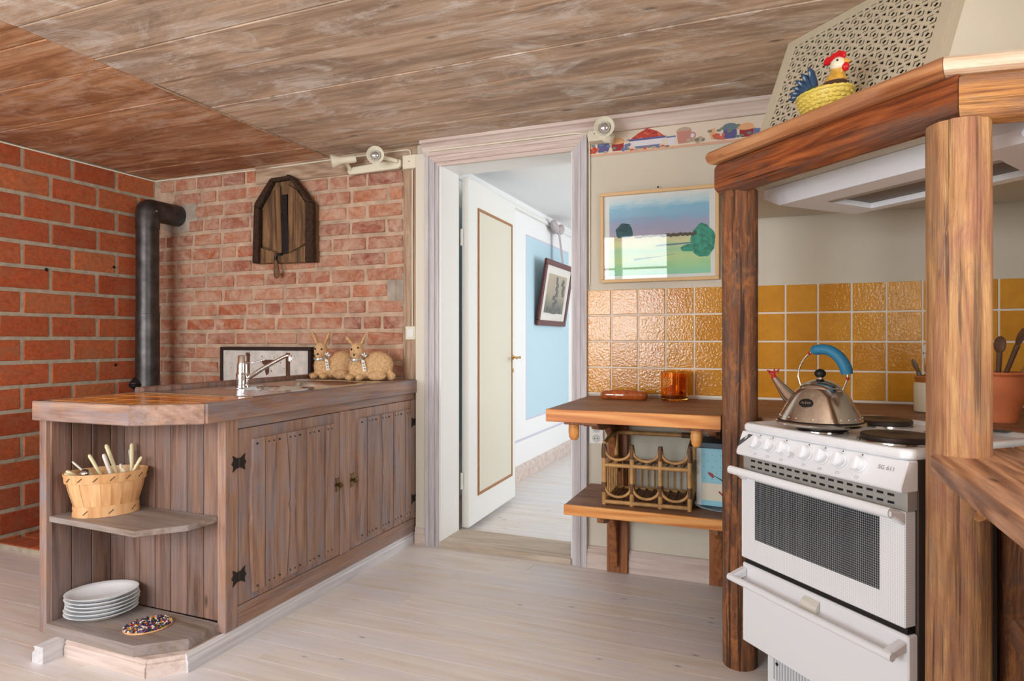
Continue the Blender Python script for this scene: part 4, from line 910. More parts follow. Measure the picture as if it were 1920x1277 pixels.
bracket(-.738, .814, 3.214, .40, .30); bracket(-.235, .814, 3.214, .40, .30); bracket(-.738, .365, 3.214, .30, .33); bracket(-.235, .365, 3.214, .30, .33)
for x in (-.765, -.262): MB().tube([(x, 2.63, .82), (x, 2.63, .79), (x, 2.63, .765), (x, 2.63, .755)], [.022, .024, .02, .012], 12, sx=.9).build('peg', M['pine'], su, 50)
gd = thing('amber_dish', 'long low amber glazed dish lying on the pine shelf', 'dish', (-.65, 3.10, .8895), 0)
b = MB(); L = .112
rings = [(0, .030), (.006, .036), (.02, .041), (.034, .037), (.042, .03)]
vs = []; seg = 32
for z, rr in rings:
    for k in range(seg):
        t = 2*math.pi*k/seg; vs.append((math.copysign(L - .036, math.cos(t)) + rr*math.cos(t), rr*math.sin(t), z))
b.add(vs, [(r*seg+k, r*seg+(k+1) % seg, (r+1)*seg+(k+1) % seg, (r+1)*seg+k) for r in range(4) for k in range(seg)] + [tuple(range(seg-1, -1, -1)), tuple(4*seg+k for k in range(seg))])
b.build('body', M['amberdark'], gd, 50)
MB().ball((0, 0, .042), (.07, .018, .006), 20, 8).build('lid', M['amberdark'], gd, 60)
gm = thing('amber_mug', 'amber glass tankard with embossed rosette on the pine shelf', 'mug', (-.415, 3.13, .8895), math.radians(50))
MB().lathe([(.058, 0), (.062, .004), (.063, .02), (.063, .13), (.0645, .136), (.0635, .138), (.059, .136), (.058, .02), (.052, .012), (.001, .011)], 36).build('cup', M['amber'], gm, 35)
MB().tube([(.06, .01, .11), (.082, .02, .112), (.09, .024, .085), (.086, .022, .05), (.06, .012, .035)], .008, 8, sx=1.4).build('handle', M['amber'], gm, 50)
b = MB()
for k in range(22):
    t = k * 2.4; rr = .0045 * math.sqrt(k); th = -2.95 + rr*math.cos(t) / .063; b.ball((.0635*math.cos(th), .0635*math.sin(th), .088 + rr*math.sin(t)*1.2), .0032, 6, 4)
b.build('rosette', plain('gold_relief', rgb(222,190,120), .3), gm, 60)
# rattan bottle rack
rk = thing('rattan_rack', 'bamboo and rattan bottle rack on the lower pine shelf', 'rack', (-.69, 2.862, .4345), math.radians(2))
def cane(name, pts, r=.0095, m='rattan'): return MB().tube(pts, r, 10).build(name, M[m], rk, 50)
RW, RD, RH = .375, .30, .285
xs = [0, RW/3, 2*RW/3, RW]
for x in xs:
    cane('front_post', [(x, 0, 0), (x, 0, RH - .02 if x in (0, RW) else RH - .03)], .0105)
    MB().tube([(x, 0, RH - .075), (x, 0, RH - .045), (x, 0, RH - .012)], [.0125, .0135, .010], 10).build('wrapping', M['rattandark'], rk, 50)
    MB().tube([(x, 0, .055), (x, 0, .1)], .0125, 10).build('wrapping', M['rattandark'], rk, 50)
for z in (.012, .178): cane('front_rail', [(0, -.001, z), (RW, -.001, z)], .0095)
cane('rear_rail', [(0, RD, RH), (RW, RD, RH)], .0105); cane('rear_rail', [(0, RD, .012), (RW, RD, .012)], .0095); cane('rear_rail', [(0, RD, .15), (RW, RD, .15)], .008)
for x in (0, RW):
    cane('rear_post', [(x, RD, 0), (x, RD, RH)], .0105); cane('side_rail', [(x, 0, RH - .01), (x, RD*.5, RH + .006), (x, RD, RH)], .009, 'rattandark' if x else 'rattan'); cane('side_rail', [(x, 0, .012), (x, RD, .012)], .0085); cane('side_rail', [(x, 0, .165), (x, RD, .165)], .008)
    for k in range(1, 7): cane('side_rod', [(x, RD*k/7, .012), (x, RD*k/7, .165)], .004)
for k in range(1, 12): cane('rear_rod', [(RW*k/12, RD, .012), (RW*k/12, RD, .15)], .004)
for k in range(1, 10): cane('floor_rod', [(RW*k/10, 0, .014), (RW*k/10, RD, .014)], .005, 'rattandark')
for k in range(1, 10): cane('tier_rod', [(RW*k/10, .03, .168), (RW*k/10, RD, .15)], .005, 'rattandark')
for i in range(3):
    for zc in (.085, .252):
        cx = (xs[i] + xs[i+1]) / 2; rr = RW/6 - .004
        cane('curved_cane', [(cx + rr*math.cos(t), -.004, zc + rr*.82*math.sin(t)) for t in [math.pi + math.pi*q/14 for q in range(15)]], .0065)
MB().tube([(RW - .06, RD, RH), (RW + .006, RD, RH)], .0135, 10).build('wrapping', M['rattandark'], rk, 50)
kb_ = thing('kettle_box', 'pale blue printed gift box with kettle picture beside the rattan rack', 'box', (-.212, 2.94, .449), math.radians(-4))
box('carton', plain('carton_blue', rgb(150,208,224), .5), kb_, -.082, .13, 0, .2, 0, .252, .002)
box('carton_lid', plain('carton_dark', rgb(66,84,96), .5), kb_, -.0815, .1295, .0005, .1995, .2525, .276, .002)
box('carton_edge', plain('carton_white', rgb(228,234,236), .5), kb_, -.0825, -.062, -.0006, .0, .001, .251)
def fl(b, pts, lay, mi): b.add([(x, -.0006 - .0002*lay, z) for x, z in pts], [tuple(range(len(pts)))], mi)
b = MB(); cols = [plain('carton_' + n, rgb(*c), .5) for n, c in (('sand', (226,218,196)), ('black', (40,40,46)), ('red', (160,50,48)), ('silver', (206,214,222)), ('dot', (104,160,182)), ('blue', (60,110,150)))]
fl(b, [(-.06, .025), (.13, .025), (.13, .1), (-.06, .1)], 1, 0); fl(b, [(.06, .04), (.13, .04), (.13, .17), (.10, .155), (.07, .1)], 2, 3)
fl(b, [(.03, .05), (.058, .035), (.065, .1), (.05, .09)], 3, 1); fl(b, [(-.01, .136), (-.02, .14), (.06, .095), (.06, .105)], 4, 1); fl(b, [(-.03, .15), (-.012, .142), (-.006, .128), (-.014, .124), (-.032, .14)], 5, 2)
fl(b, [(.01, .065), (.03, .045), (.034, .05), (.016, .07)], 5, 2); fl(b, [(.05, .195), (.09, .21), (.13, .215), (.13, .2), (.09, .195), (.055, .185)], 4, 5)
for q in range(5):
    for k in range(5): x, z = -.05 + k*.035 + (q % 2)*.017, .12 + q*.026; fl(b, [(x - .003, z), (x, z - .003), (x + .003, z), (x, z + .003)], 2, 4)
b.build('printed_kettle', cols, kb_)
MB().tube([(.062, -.0012, .118), (.056, -.0012, .15), (.06, -.0012, .18), (.07, -.0012, .195)], .0012, 6).build('printed_handle', cols[1], kb_)
tr = thing('glass_platter', 'pale glass platter under the blue gift box', 'platter', (-.178, 2.99, .4345), 0); tr.scale = (.84, .84, 1)
MB().lathe([(.105, 0), (.11, .003), (.145, .012), (.147, .0135), (.142, .014), (.105, .006), (.001, .005)], 40, sx=1.05).build('dish', plain('pale_glass', rgb(210,226,232), .1), tr, 40)
# ------------------------------------------------------------------ cooking corner: log posts, canopy, hood
P0 = Vector((-.0776, 2.347, 0)); DIR = Vector((.688, -.725, 0)).normalized(); NOR = Vector((.725, .688, 0)).normalized(); RZ = math.atan2(DIR.y, DIR.x)
def SN(s, n, z=0): return P0 + DIR * s + NOR * n + Vector((0, 0, z))
def log(name, m, L, r, label, cat, loc, rot, seed, flat_=0, axis='Z', rag=1, group=None, parent=None, m0=0, m1=0):
    rr = random.Random(seed); seg, nr = 36, 48; vs = []
    ph = [(rr.randint(2, 5), rr.uniform(0, 6.28), rr.uniform(.006, .02)) for _ in range(4)]; bend = [rr.uniform(-.004, .004) for _ in range(4)]
    cracks = [(rr.uniform(0, 6.28), rr.uniform(-.35, .35)) for _ in range(5)]
    for j in range(nr + 1):
        t = j / nr
        for k in range(seg):
            th = 2*math.pi*k/seg; q = r*(1 + rag*sum(a*math.sin(n_*th + p_ + 2.2*t*n_*.6) for n_, p_, a in ph) + rag*rr.uniform(-.006, .006))
            for c0, dr in cracks:
                d = abs((th - c0 - dr*t + math.pi) % (2*math.pi) - math.pi)
                if d < .09: q *= .93
            x = q*math.cos(th) + bend[0]*math.sin(3*t + bend[1]*900); y = q*math.sin(th) + bend[2]*math.sin(4*t + bend[3]*900)
            if flat_: y = max(-r*flat_, min(r*flat_, y))
            vs.append((x, y, L*t) if axis == 'Z' else (L*t + (m0*y*(1 - t) + m1*y*t), y, x))
    b = MB(); fs = [(j*seg+k, j*seg+(k+1) % seg, (j+1)*seg+(k+1) % seg, (j+1)*seg+k) for j in range(nr) for k in range(seg)] + [tuple(range(seg-1, -1, -1)), tuple(nr*seg+k for k in range(seg))]
    if axis == 'X': fs = [f[::-1] for f in fs]
    b.add(vs, fs); o_ = b.build(name, m, parent, 50); o_.location = loc; o_.rotation_euler = rot
    if label: tag(o_, label, cat, group)
    return o_
pl = SN(-.112, .082); prr = SN(.682, .066)
log('log_post', M['logl'], 1.718, .0615, 'dark brown rough log post left of the stove', 'post', (pl.x, pl.y, 0), (0, 0, .3), 3, rag=1.2)
log('log_post', M['logr'], 1.714, .069, 'thick honey coloured log post at right of the stove', 'post', (prr.x, prr.y, 0), (0, 0, 1.2), 11, rag=.8)
bs = SN(-.155, .055, 1.77)
log('log_beam', M['logx'], .852, .0615, 'dark reddish log beam across the front of the stove corner', 'beam', bs, (0, 0, RZ), 21, axis='X', rag=.8, flat_=.86, m1=-.503)
E2 = Vector((.99, .12, 0)).normalized(); cr = SN(.699, .055)
log('log_beam', M['logx2'], .55, .0615, 'honey coloured log beam running off the right edge', 'beam', (cr.x, cr.y, 1.77), (0, 0, math.atan2(E2.y, E2.x)), 25, axis='X', rag=.8, flat_=.86, m0=.503)
# canopy planks with a rounded waney front
def cplank(name, m, p, q, depth, label, z0=1.822, z1=1.872, m0=0, m1=0):
    p, q = Vector(p), Vector(q); L = (q - p).length; t = (q - p).normalized(); rz = math.atan2(t.y, t.x)
    prof = [(depth, 0), (.02, 0), (.006, .008), (0, .02), (.004, .034), (.016, .044), (depth, .046)]
    b = MB(); n = len(prof); vs = [(x + (m0 if x == 0 else -m1)*y_, y_, z) for x in (0, L) for y_, z in prof]
    b.add(vs, [tuple(range(n-1, -1, -1)), tuple(range(n, 2*n))] + [(i, (i+1) % n, n + (i+1) % n, n + i) for i in range(n)])
    me = b.mesh(name, m, bevel=.0); bm = bmesh.new(); bm.from_mesh(me); bmesh.ops.recalc_face_normals(bm, faces=bm.faces); bm.to_mesh(me); bm.free()
    o_ = link(name, me, None, (p.x, p.y, z0), rz); return tag(o_, label, 'shelf plank')
a0 = SN(-.165, -.03); a1 = SN(.705, -.025)
cplank('canopy_plank', M['plankx'], (a0.x, a0.y, 0), (a1.x, a1.y, 0), .25, 'brown canopy shelf plank carrying the rooster dish', m1=.503)
c1 = a1 + Vector((.0012, 0, 0))
cplank('canopy_plank', wood('sunlit_plank', (rgb(196,150,112), rgb(232,214,190), rgb(240,226,206)), 'X', 1.2, .5, .2, rgb(206,150,104), .4, 1.3, .12, tone=0), (c1.x, c1.y, 0), (XR - .004, c1.y + (XR - c1.x)*E2.y/E2.x, 0), .25, 'worn canopy shelf plank, sunlight in its pale colour, running off the right edge', m0=.503)  # sunlight on this plank is put into its paler colour
# hood casing with the perforated front
hcas = thing('hood_casing', 'cream tapered hood casing with perforated front panel up to the ceiling', 'hood casing', SN(0, 0, 1.873), RZ)
TILT = math.atan(.399); HT = (CZ - .002 - 1.873); SLn = HT / math.cos(TILT); n0 = .160
def pan(s, l, off=0): # panel frame: along s, up the slope l
    return (s + 0, n0 + l*math.sin(TILT) - off*math.cos(TILT), l*math.cos(TILT) + off*math.sin(TILT))
S0, S1 = -.124, .545
cell = .0025; b = MB(); us = int((S1 - S0 - .07) / cell); vs_ = int((SLn - .05) / cell); vid = {}
def vtx(i, j, k):
    key = (i, j, k)
    if key not in vid: vid[key] = len(b.v); b.v.append(pan(S0 + .035 + i*cell, .02 + j*cell, k*.003))
    return vid[key]
def in_hole(i, j):
    x, y = i % 20 - 9.5, j % 20 - 9.5
    if abs(x) + abs(y) < 3.9: return True
    for sg in (1, -1):                      # long thin corners upper left and lower right
        u, v = -x * sg, y * sg
        if (4.6 <= u <= 6.8 and .5 <= v <= 7.2) or (5.0 <= v <= 7.2 and -1 <= u <= 6.8): return True
        u, v = x * sg, y * sg               # short thick arrows upper right and lower left
        if (6 <= u <= 8.6 and 4.5 <= v <= 8.6) or (6.4 <= v <= 8.6 and 3 <= u <= 8.6) : return not (u < 6 and v < 6.4)
    return False
def hole(i, j):
    if i < 2 or j < 2 or i >= us - 2 or j >= vs_ - 2: return False
    return in_hole(i, j)
for i in range(us):
    for j in range(vs_):
        if not hole(i, j):
            b.f.append((vtx(i, j, 1), vtx(i+1, j, 1), vtx(i+1, j+1, 1), vtx(i, j+1, 1))); b.m.append(0)
        else:
            for (di, dj, e0, e1) in ((-1, 0, (i, j), (i, j+1)), (1, 0, (i+1, j), (i+1, j+1)), (0, -1, (i, j), (i+1, j)), (0, 1, (i, j+1), (i+1, j+1))):
                if not hole(i+di, j+dj): b.f.append((vtx(*e0, 1), vtx(*e1, 1), vtx(*e1, 0), vtx(*e0, 0))); b.m.append(0)
b.build('perforated_panel', M['hoodcream'], hcas)
ue, ve = S0 + .035 + us*cell, .02 + vs_*cell
def strip(name, s0_, s1_, l0, l1, m='hoodcream', t0=-.002, t1=.0045):
    p = [pan(s0_, l0, t0), pan(s1_, l0, t0), pan(s1_, l1, t0), pan(s0_, l1, t0)]; d = Vector(pan(0, 0, t1)) - Vector(pan(0, 0, t0))
    return MB().prism(p, d).build(name, M[m], hcas)
strip('panel_border', S0, S0 + .0355, 0, SLn); strip('panel_border', ue - .0005, S1, 0, SLn); strip('panel_border', S0 + .035, ue, 0, .0205); strip('panel_border', S0 + .035, ue, ve - .0005, SLn)
strip('inner_shade_sheet', S0 + .03, S1 - .01, .01, SLn - .01, 'void', -.06, -.055)  # dark sheet stands in for the shade behind the perforations
iv = Matrix.Rotation(-RZ, 3, 'Z')
def loc_(p): v = iv @ (Vector(p) - SN(0, 0, 1.873)); return v
def face(name, pts, m, th):
    pts = [loc_(p) for p in pts]; nrm = (pts[1] - pts[0]).cross(pts[2] - pts[0]).normalized(); return MB().prism(pts, nrm * th).build(name, m, hcas)
nT = n0 + SLn*math.sin(TILT); zB, zT = 1.873, CZ - .002
lb, lt_, rb_, rt_ = SN(S0, n0, zB), SN(S0, nT, zT), SN(S1, n0, zB), SN(S1, nT, zT)
face('left_side', [lb, lt_, (lt_.x, YT - .01, zT), (lb.x, YT - .01, zB)], M['hoodcream'], .006)
rt2, rb2 = Vector((XR - .005, rt_.y + (XR - rt_.x)*.12, zT)), Vector((XR - .005, rb_.y + (XR - rb_.x)*.12, zB))
rs1, rs1t = rb_ + DIR*.03, rt_ + DIR*.03
face('corner_strip', [rb_ + DIR*.0008, rs1, rs1t, rt_ + DIR*.0008], M['hoodcream'], -.006)
face('right_side', [rs1 + E2*.0005, rb2, rt2, rs1t + E2*.0005], M['plaster'], -.006)
# soffit inside the canopy
so = struct(MB().poly([(pl.x - .03, pl.y + .03), (pl.x - .03, YT - .012), (XR - .002, YT - .012), (XR - .002, 2.06), (.52, 1.99), (SN(.68, .05).x, SN(.68, .05).y), (SN(-.12, .05).x, SN(-.12, .05).y)], 1.752, 1.8215).build('ceiling_canopy', M['plaster'], None))
rh = thing('range_hood', 'slim white cooker hood with mesh filter under the canopy', 'cooker hood', SN(0, 0, 1.66), RZ)
b = MB()
f_ = [(-.17, .25), (.77, .25), (.77, .60), (-.17, .60)]
tp = [(s, n, .0905) for s, n in f_]; mid_ = [(s + (0.0 if s < 0 else 0), n, .055) for s, n in f_]; bt = [(-.12, .275, .026), (.72, .275, .026), (.66, .58, .0), (-.05, .58, .0)]
b.add(tp + mid_ + bt, [(0, 1, 2, 3)] + [(4+i, 4+(i+1) % 4, (i+1) % 4, i) for i in range(4)] + [(8+i, 8+(i+1) % 4, 4+(i+1) % 4, 4+i) for i in range(4)])
# underside ring round the filter opening
def bo(s, n): t = (n - .275) / .305; return (s, n, .026*(1-t))
op = [bo(.02, .36), bo(.60, .36), bo(.57, .545), bo(.05, .545)]
b.add(bt + op, [(0, 4, 5, 1), (1, 5, 6, 2), (2, 6, 7, 3), (3, 7, 4, 0)])
b.add(op + [(p[0], p[1], p[2] + .02) for p in op], [(i, 4+i, 4+(i+1) % 4, (i+1) % 4) for i in range(4)])
me = b.mesh('hood_body', M['enamel']); bm = bmesh.new(); bm.from_mesh(me); bmesh.ops.remove_doubles(bm, verts=bm.verts, dist=.0001); bmesh.ops.recalc_face_normals(bm, faces=bm.faces); bm.to_mesh(me); bm.free(); link('hood_body', me, rh)
mm_, nt, bs_ = newmat('filter_mesh'); tc = ND(nt, 'ShaderNodeTexCoord'); ck = ND(nt, 'ShaderNodeTexChecker'); ck.inputs['Scale'].default_value = 330; ck.inputs[1].default_value = rgb(150,146,138); ck.inputs[2].default_value = rgb(92,88,80)
nt.links.new(tc.outputs['Object'], ck.inputs['Vector']); nt.links.new(ck.outputs[0], bs_.inputs['Base Color']); bs_.inputs['Metallic'].default_value = .5; bs_.inputs['Roughness'].default_value = .5
MB().add([(p[0], p[1], p[2] + .0185) for p in op], [(0, 1, 2, 3)]).build('filter', mm_, rh)
MB().prism([bo(.02, .36), bo(.60, .36), bo(.60, .385), bo(.02, .385)], (0, 0, .008)).build('filter_frame', plain('hood_grey', rgb(170,166,160), .5), rh)
MB().tube([(.74, .262, .04), (.74, .235, .04)], .012, 12).build('slide_knob', M['enamel'], rh, 40)
# rooster dish
rd = thing('rooster_dish', 'ceramic rooster sitting in a yellow basket dish on the canopy plank', 'dish', SN(.288, .055, 1.869), RZ + math.radians(6))
rd.scale = (1, 1, .86)
yel = plain('yellow_glaze', rgb(226,206,104), .25, noise=.08, nscale=60)
MB().lathe([(.052, 0), (.060, .004), (.074, .03), (.083, .058), (.086, .066), (.08, .072), (.06, .074), (.001, .075)], 36, sx=1, sy=.72).build('basket', yel, rd, 40)
wv = MB()
for r_ in range(4):
    for k in range(22):
        th = 2*math.pi*(k + .5*(r_ % 2))/22; zz = .010 + r_*.0135; rr = .062 + (.083-.062)*zz/.058
        wv.ball((rr*math.cos(th), rr*.72*math.sin(th), zz), (.009, .009, .0055), 8, 5)
o = wv.build('weave', yel, rd, 60); o['kind'] = 'stuff'
MB().tube([(.084*math.cos(t), .061*math.sin(t), .068 + .002*math.sin(24*t)) for t in [i*6.283/60 for i in range(60)]], .006, 8, closed=True).build('rope_rim', yel, rd, 50)
b = MB(); b.ball((0, 0, .075), (.066, .044, .024), 20, 12); b.ball((.038, 0, .10), (.032, .028, .03), 16, 12); b.ball((.045, 0, .135), (.022, .02, .034), 16, 12)
bo_ = b.build('body', plain('ochre_feathers', rgb(214,164,66), .3, noise=.3, nscale=50), rd); md = bo_.modifiers.new('remesh', 'REMESH'); md.mode = 'VOXEL'; md.voxel_size = .004; md.use_smooth_shade = True
MB().lathe([(.001, -.024), (.018, -.02), (.0245, -.004), (.022, .012), (.012, .024), (.001, .028)], 20, (.047, 0, .152)).build('head', plain('white_glaze', rgb(240,230,206), .25), rd, 60)
MB().lathe([(.034, -.006), (.038, 0), (.034, .007)], 28, (.034, 0, .088), sx=1.05, sy=.95).build('neck_ring', plain('brown_glaze', rgb(82,58,46), .5, noise=.3, nscale=200), rd, 40)
cmb = [(-.002, .17), (.0, .186), (.012, .196), (.022, .191), (.030, .2), (.042, .197), (.05, .203), (.060, .195), (.068, .192), (.07, .176), (.062, .168), (.03, .164)]
MB().prism([(x, .007, z) for x, z in cmb], (0, -.014, 0)).build('comb', M['red'], rd, bevel=.003)
MB().tube([(.066, 0, .158), (.078, 0, .153), (.086, 0, .149)], [.009, .006, .001], 8).build('beak', plain('beak_yellow', rgb(226,170,60), .3), rd, 50)
MB().ball((.068, 0, .138), (.012, .011, .016), 10, 8).build('wattle', M['red'], rd, 60)
for s in (-1, 1): MB().ball((.056, s*.0195, .16), (.0045, .0025, .0045), 8, 6).build('eye', M['black'], rd, 60)
fb, fw_ = plain('blue_feather', rgb(52,80,112), .25, noise=.3, nscale=60), plain('pale_feather', rgb(150,176,192), .25)
for k in range(6):
    a = math.radians(98 + k*13); L_ = .112 - k*.007; p0_ = Vector((-.03 - k*.003, 0, .078)); d = Vector((math.cos(a), 0, math.sin(a)))
    pts = [p0_, p0_ + d*L_*.4, p0_ + d*L_*.8 + Vector((-.004, 0, 0)), p0_ + d*L_ + Vector((-.010, 0, -.002))]
    f0 = MB().tube(pts, [.008, .0125, .011, .004], 10, sx=1.0, sy=.9).build('tail_feather', fb, rd, 60)
    MB().tube([p + Vector((0, -.0085, 0)) for p in pts[1:3]], [.003, .0035], 6).build('feather_stripe', fw_, f0, 60)
MB().ball((-.03, -.034, .078), (.03, .012, .014), 12, 8, M=Matrix.Rotation(-.4, 3, 'Y')).build('wing', plain('green_glaze', rgb(44,88,56), .3), rd, 60)
# ------------------------------------------------------------------ worktops in the cooking corner
def xy(v): return (v.x, v.y)
cw = thing('corner_worktop', 'dark brown wooden worktop behind the stove along the tiles', 'worktop')
for pts in ([(-.162, 2.605), xy(SN(-.012, .17)), xy(SN(-.012, .445)), (-.162, 2.93)],
            [(-.162, 2.932), xy(SN(-.012, .447)), xy(SN(-.012, .615)), xy(SN(.4, .615)), (.35, YT - .006), (-.162, YT - .006)],
            [xy(SN(.402, .615)), xy(SN(.63, .615)), (XR - .003, 2.29), (XR - .003, YT - .006), (.352, YT - .006)]):
    MB().poly(pts, .858, .896).build('board', M['shelfwood'], cw, bevel=.003)
box('rear_cleat', M['pinez'], cw, -.155, XR - .01, YT - .04, YT - .007, .82, .8575)
rw = thing('right_worktop', 'worn brown wooden worktop jutting in at the right edge', 'worktop')
e0 = SN(.664, -.0); xs_ = [.372, .60, .83, XR - .003]
fr = lambda x: e0.y + (x - e0.x) * (NOR.y / NOR.x)
for i in range(3):
    x0, x1 = xs_[i] + (.001 if i else 0), xs_[i+1] - .001
    MB().poly([(x0, -.55), (x1, -.55), (x1, min(2.285, fr(x1) - .004)), (x0, min(2.285, fr(x0) - .004))], .848, .896).build('board', M['planky'], rw, bevel=.004)
log('log_bearer', M['logx2'], .55, .045, None, None, (.455, 1.80, .80), (0, 0, math.radians(18)), 31, axis='X', parent=rw)
log('log_leg', M['logl'], .846, .055, None, None, (.60, 1.98, 0), (0, 0, 2), 35, parent=rw)
box('wall_support', M['pinez'], rw, XR - .04, XR - .005, -.5, 2.2, .80, .8475)
ls = thing('low_right_shelf', 'rough low wooden shelf board at lower right edge', 'shelf')
MB().poly([(.545, 1.90), (.53, .6), (XR - .003, .6), (XR - .003, 1.96), (.60, 1.94)], .44, .50).build('board', M['planky'], ls, bevel=.008)
for y in (.75, 1.8): box('bracket', M['pinez'], ls, XR - .3, XR - .005, y, y + .04, .38, .4395)
bw = thing('teal_bowl', 'small teal bowl on the low right shelf', 'bowl', (.70, 1.72, .5005))
MB().lathe([(.04, 0), (.045, .004), (.075, .045), (.085, .08), (.08, .08), (.07, .045), (.04, .012), (.001, .01)], 28).build('dish', plain('teal_glaze', rgb(46,120,140), .2), bw, 40)
# ------------------------------------------------------------------ electric stove
sv = thing('electric_stove', 'white freestanding electric stove set diagonally between log posts', 'stove', SN(0, 0, 0), RZ)
SWD = .608
box('body', plain('stove_side', rgb(86,72,62), .5, .3), sv, .004, SWD - .004, .03, .60, .14, .868, .003)
box('side_trim', plain('grey_trim', rgb(150,156,166), .4), sv, SWD - .0035, SWD + .002, .07, .10, .15, .868)
box('plinth', M['enamel'], sv, .03, SWD - .03, .075, .58, .0, .139, .003)
b = MB()
for k in range(14): b.box(.06 + k*.012, .066 + k*.012, .0735, .0745, .03, .11)
b.build('plinth_vents', plain('vent_grey', rgb(180,184,190), .5), sv)
MB().tube([(.075, .076, .085), (.075, .073, .085)], .006, 8).build('plinth_screw', M['black'], sv)
# cooktop with raised rim
def rrect(x0, x1, y0, y1, r, n=6):
    out = []
    for cx, cy, a in ((x1 - r, y1 - r, 0), (x0 + r, y1 - r, 90), (x0 + r, y0 + r, 180), (x1 - r, y0 + r, 270)):
        out += [(cx + r*math.cos(math.radians(a + 90*k/n)), cy + r*math.sin(math.radians(a + 90*k/n))) for k in range(n + 1)]
    return out
loops = []
for ins, z in ((.004, .869), (.0, .874), (.0, .888), (.004, .895), (.010, .897), (.028, .896), (.040, .887), (.046, .8855)):
    loops.append([(x, y, z) for x, y in rrect(-.001 + ins, SWD + .001 - ins, -.012 + ins, .605 - ins, .03)])
n = len(loops[0]); b = MB(); b.add([p for l in loops for p in l], [(r*n+k, r*n+(k+1) % n, (r+1)*n+(k+1) % n, (r+1)*n+k) for r in range(len(loops)-1) for k in range(n)] + [tuple(range(n-1, -1, -1)), tuple((len(loops)-1)*n+k for k in range(n))])
b.build('cooktop', M['enamel'], sv, 40)
hot = plain('burner_iron', rgb(70,60,56), .45, .7, noise=.15, nscale=40); ringm = plain('burner_ring', rgb(190,190,190), .15, 1)
for s, n_, r_ in ((.2, .14, .078), (.44, .17, .096), (.165, .45, .096), (.43, .44, .078)):
    bn = MB().lathe([(r_*.98, 0), (r_, .004), (r_, .016), (r_*.97, .0195), (.03, .0195), (.026, .0175), (.001, .0175)], 40, (s, n_, .8865)).build('burner', hot, sv, 35)
    MB().lathe([(r_*1.1, 0), (r_*1.09, .0045), (r_*1.0, .0075)], 40, (s, n_, .8858), cap=False).build('trim_ring', ringm, bn, 40)
box('rear_vent', plain('vent_steel', rgb(96,104,96), .4, .5), sv, .30, .5, .565, .59, .8965, .901, .002)
# control panel (leans out at the bottom)
cp = MB().prism([(.002, -.008, .868), (.002, -.036, .800), (.002, -.034, .790), (.002, -.026, .787), (.002, .029, .787), (.002, .029, .868)], (SWD - .004, 0, 0)).build('control_panel', M['enamel'], sv, bevel=.003)
pa = math.atan2(.028, .068)
PT = lambda s, h: Matrix.Translation((s, -.0085 - (.868 - h)*math.tan(pa), h)) @ Matrix.Rotation(math.pi/2 - pa, 4, 'X')
def pl_mesh(name, b, m, s, h, parent, sh=35):
    me = b.mesh(name, m, sh); me.transform(PT(s, h)); return link(name, me, parent)
kz = .836
for s in (.092, .147, .204, .292, .352, .412, .475):
    kn = pl_mesh('knob', MB().lathe([(.0215, 0), (.0215, .002), (.0205, .004), (.0185, .005), (.017, .02), (.0155, .022), (.001, .0225)], 28), M['enamel'], s, kz, sv)
    pl_mesh('grip', MB().box(-.0045, .0045, -.0185, .0185, .004, .030), M['enamel'], s, kz, kn)
    t_ = MB(); t_.ball((0, .029, .0005), (.0022, .0022, .0004), 8, 4)
    pl_mesh('index_dot', t_, M['black'], s, kz, kn)
pl_mesh('push_button', MB().lathe([(.010, 0), (.010, .004), (.0085, .006), (.0085, .016), (.001, .0165)], 20), M['enamel'], .238, .822, sv)
prn = MB()
for s in (.092, .147, .204, .292, .352, .412, .475):
    for (a0_, b0_, a1_, b1_) in ((-.006, -.003, .005, -.002), (-.005, .003, .006, .003), (-.006, -.003, -.005, .003), (.005, -.003, .006, .003)):
        prn.add([tuple((PT(s, .8035) @ Vector((x, y, .0006))).to_3d()) for x, y in ((a0_, b0_), (a1_, b1_), (a1_ + .0008, b1_ + .0008), (a0_ + .0008, b0_ + .0008))], [(0, 1, 2, 3)])
prn.build('printed_symbols', plain('print_grey', rgb(120,124,132), .5), sv)
st = MB(); st.add([tuple(PT(.03, .845) @ Vector(p)) for p in ((-.024, -.032, .0006), (-.024, -.010, .0006), (.008, .017, .0006), (.028, .017, .0006))], [(0, 1, 2, 3)])
st.build('corner_badge', plain('badge_grey', rgb(84,88,94), .4), sv)
st = MB(); st.add([tuple(PT(.03, .845) @ Vector(p)) for p in ((-.004, -.004, .0008), (-.004, .006, .0008), (.006, .014, .0008), (.006, .004, .0008))], [(0, 1, 2, 3)]); st.build('badge_mark', plain('badge_light', rgb(196,206,190), .4), sv)
for h in (.842, .826): pl_mesh('indicator_lamp', MB().lathe([(.0048, 0), (.0048, .0015), (.001, .002)], 12), plain('lamp_red', rgb(110,44,40), .2), .062, h, sv)
text_mesh('model_lettering', 'SG 611', .0165, plain('lettering_grey', rgb(150,154,160), .5), sv, PT(.553, .842) @ Matrix.Translation((0, 0, .0004)))
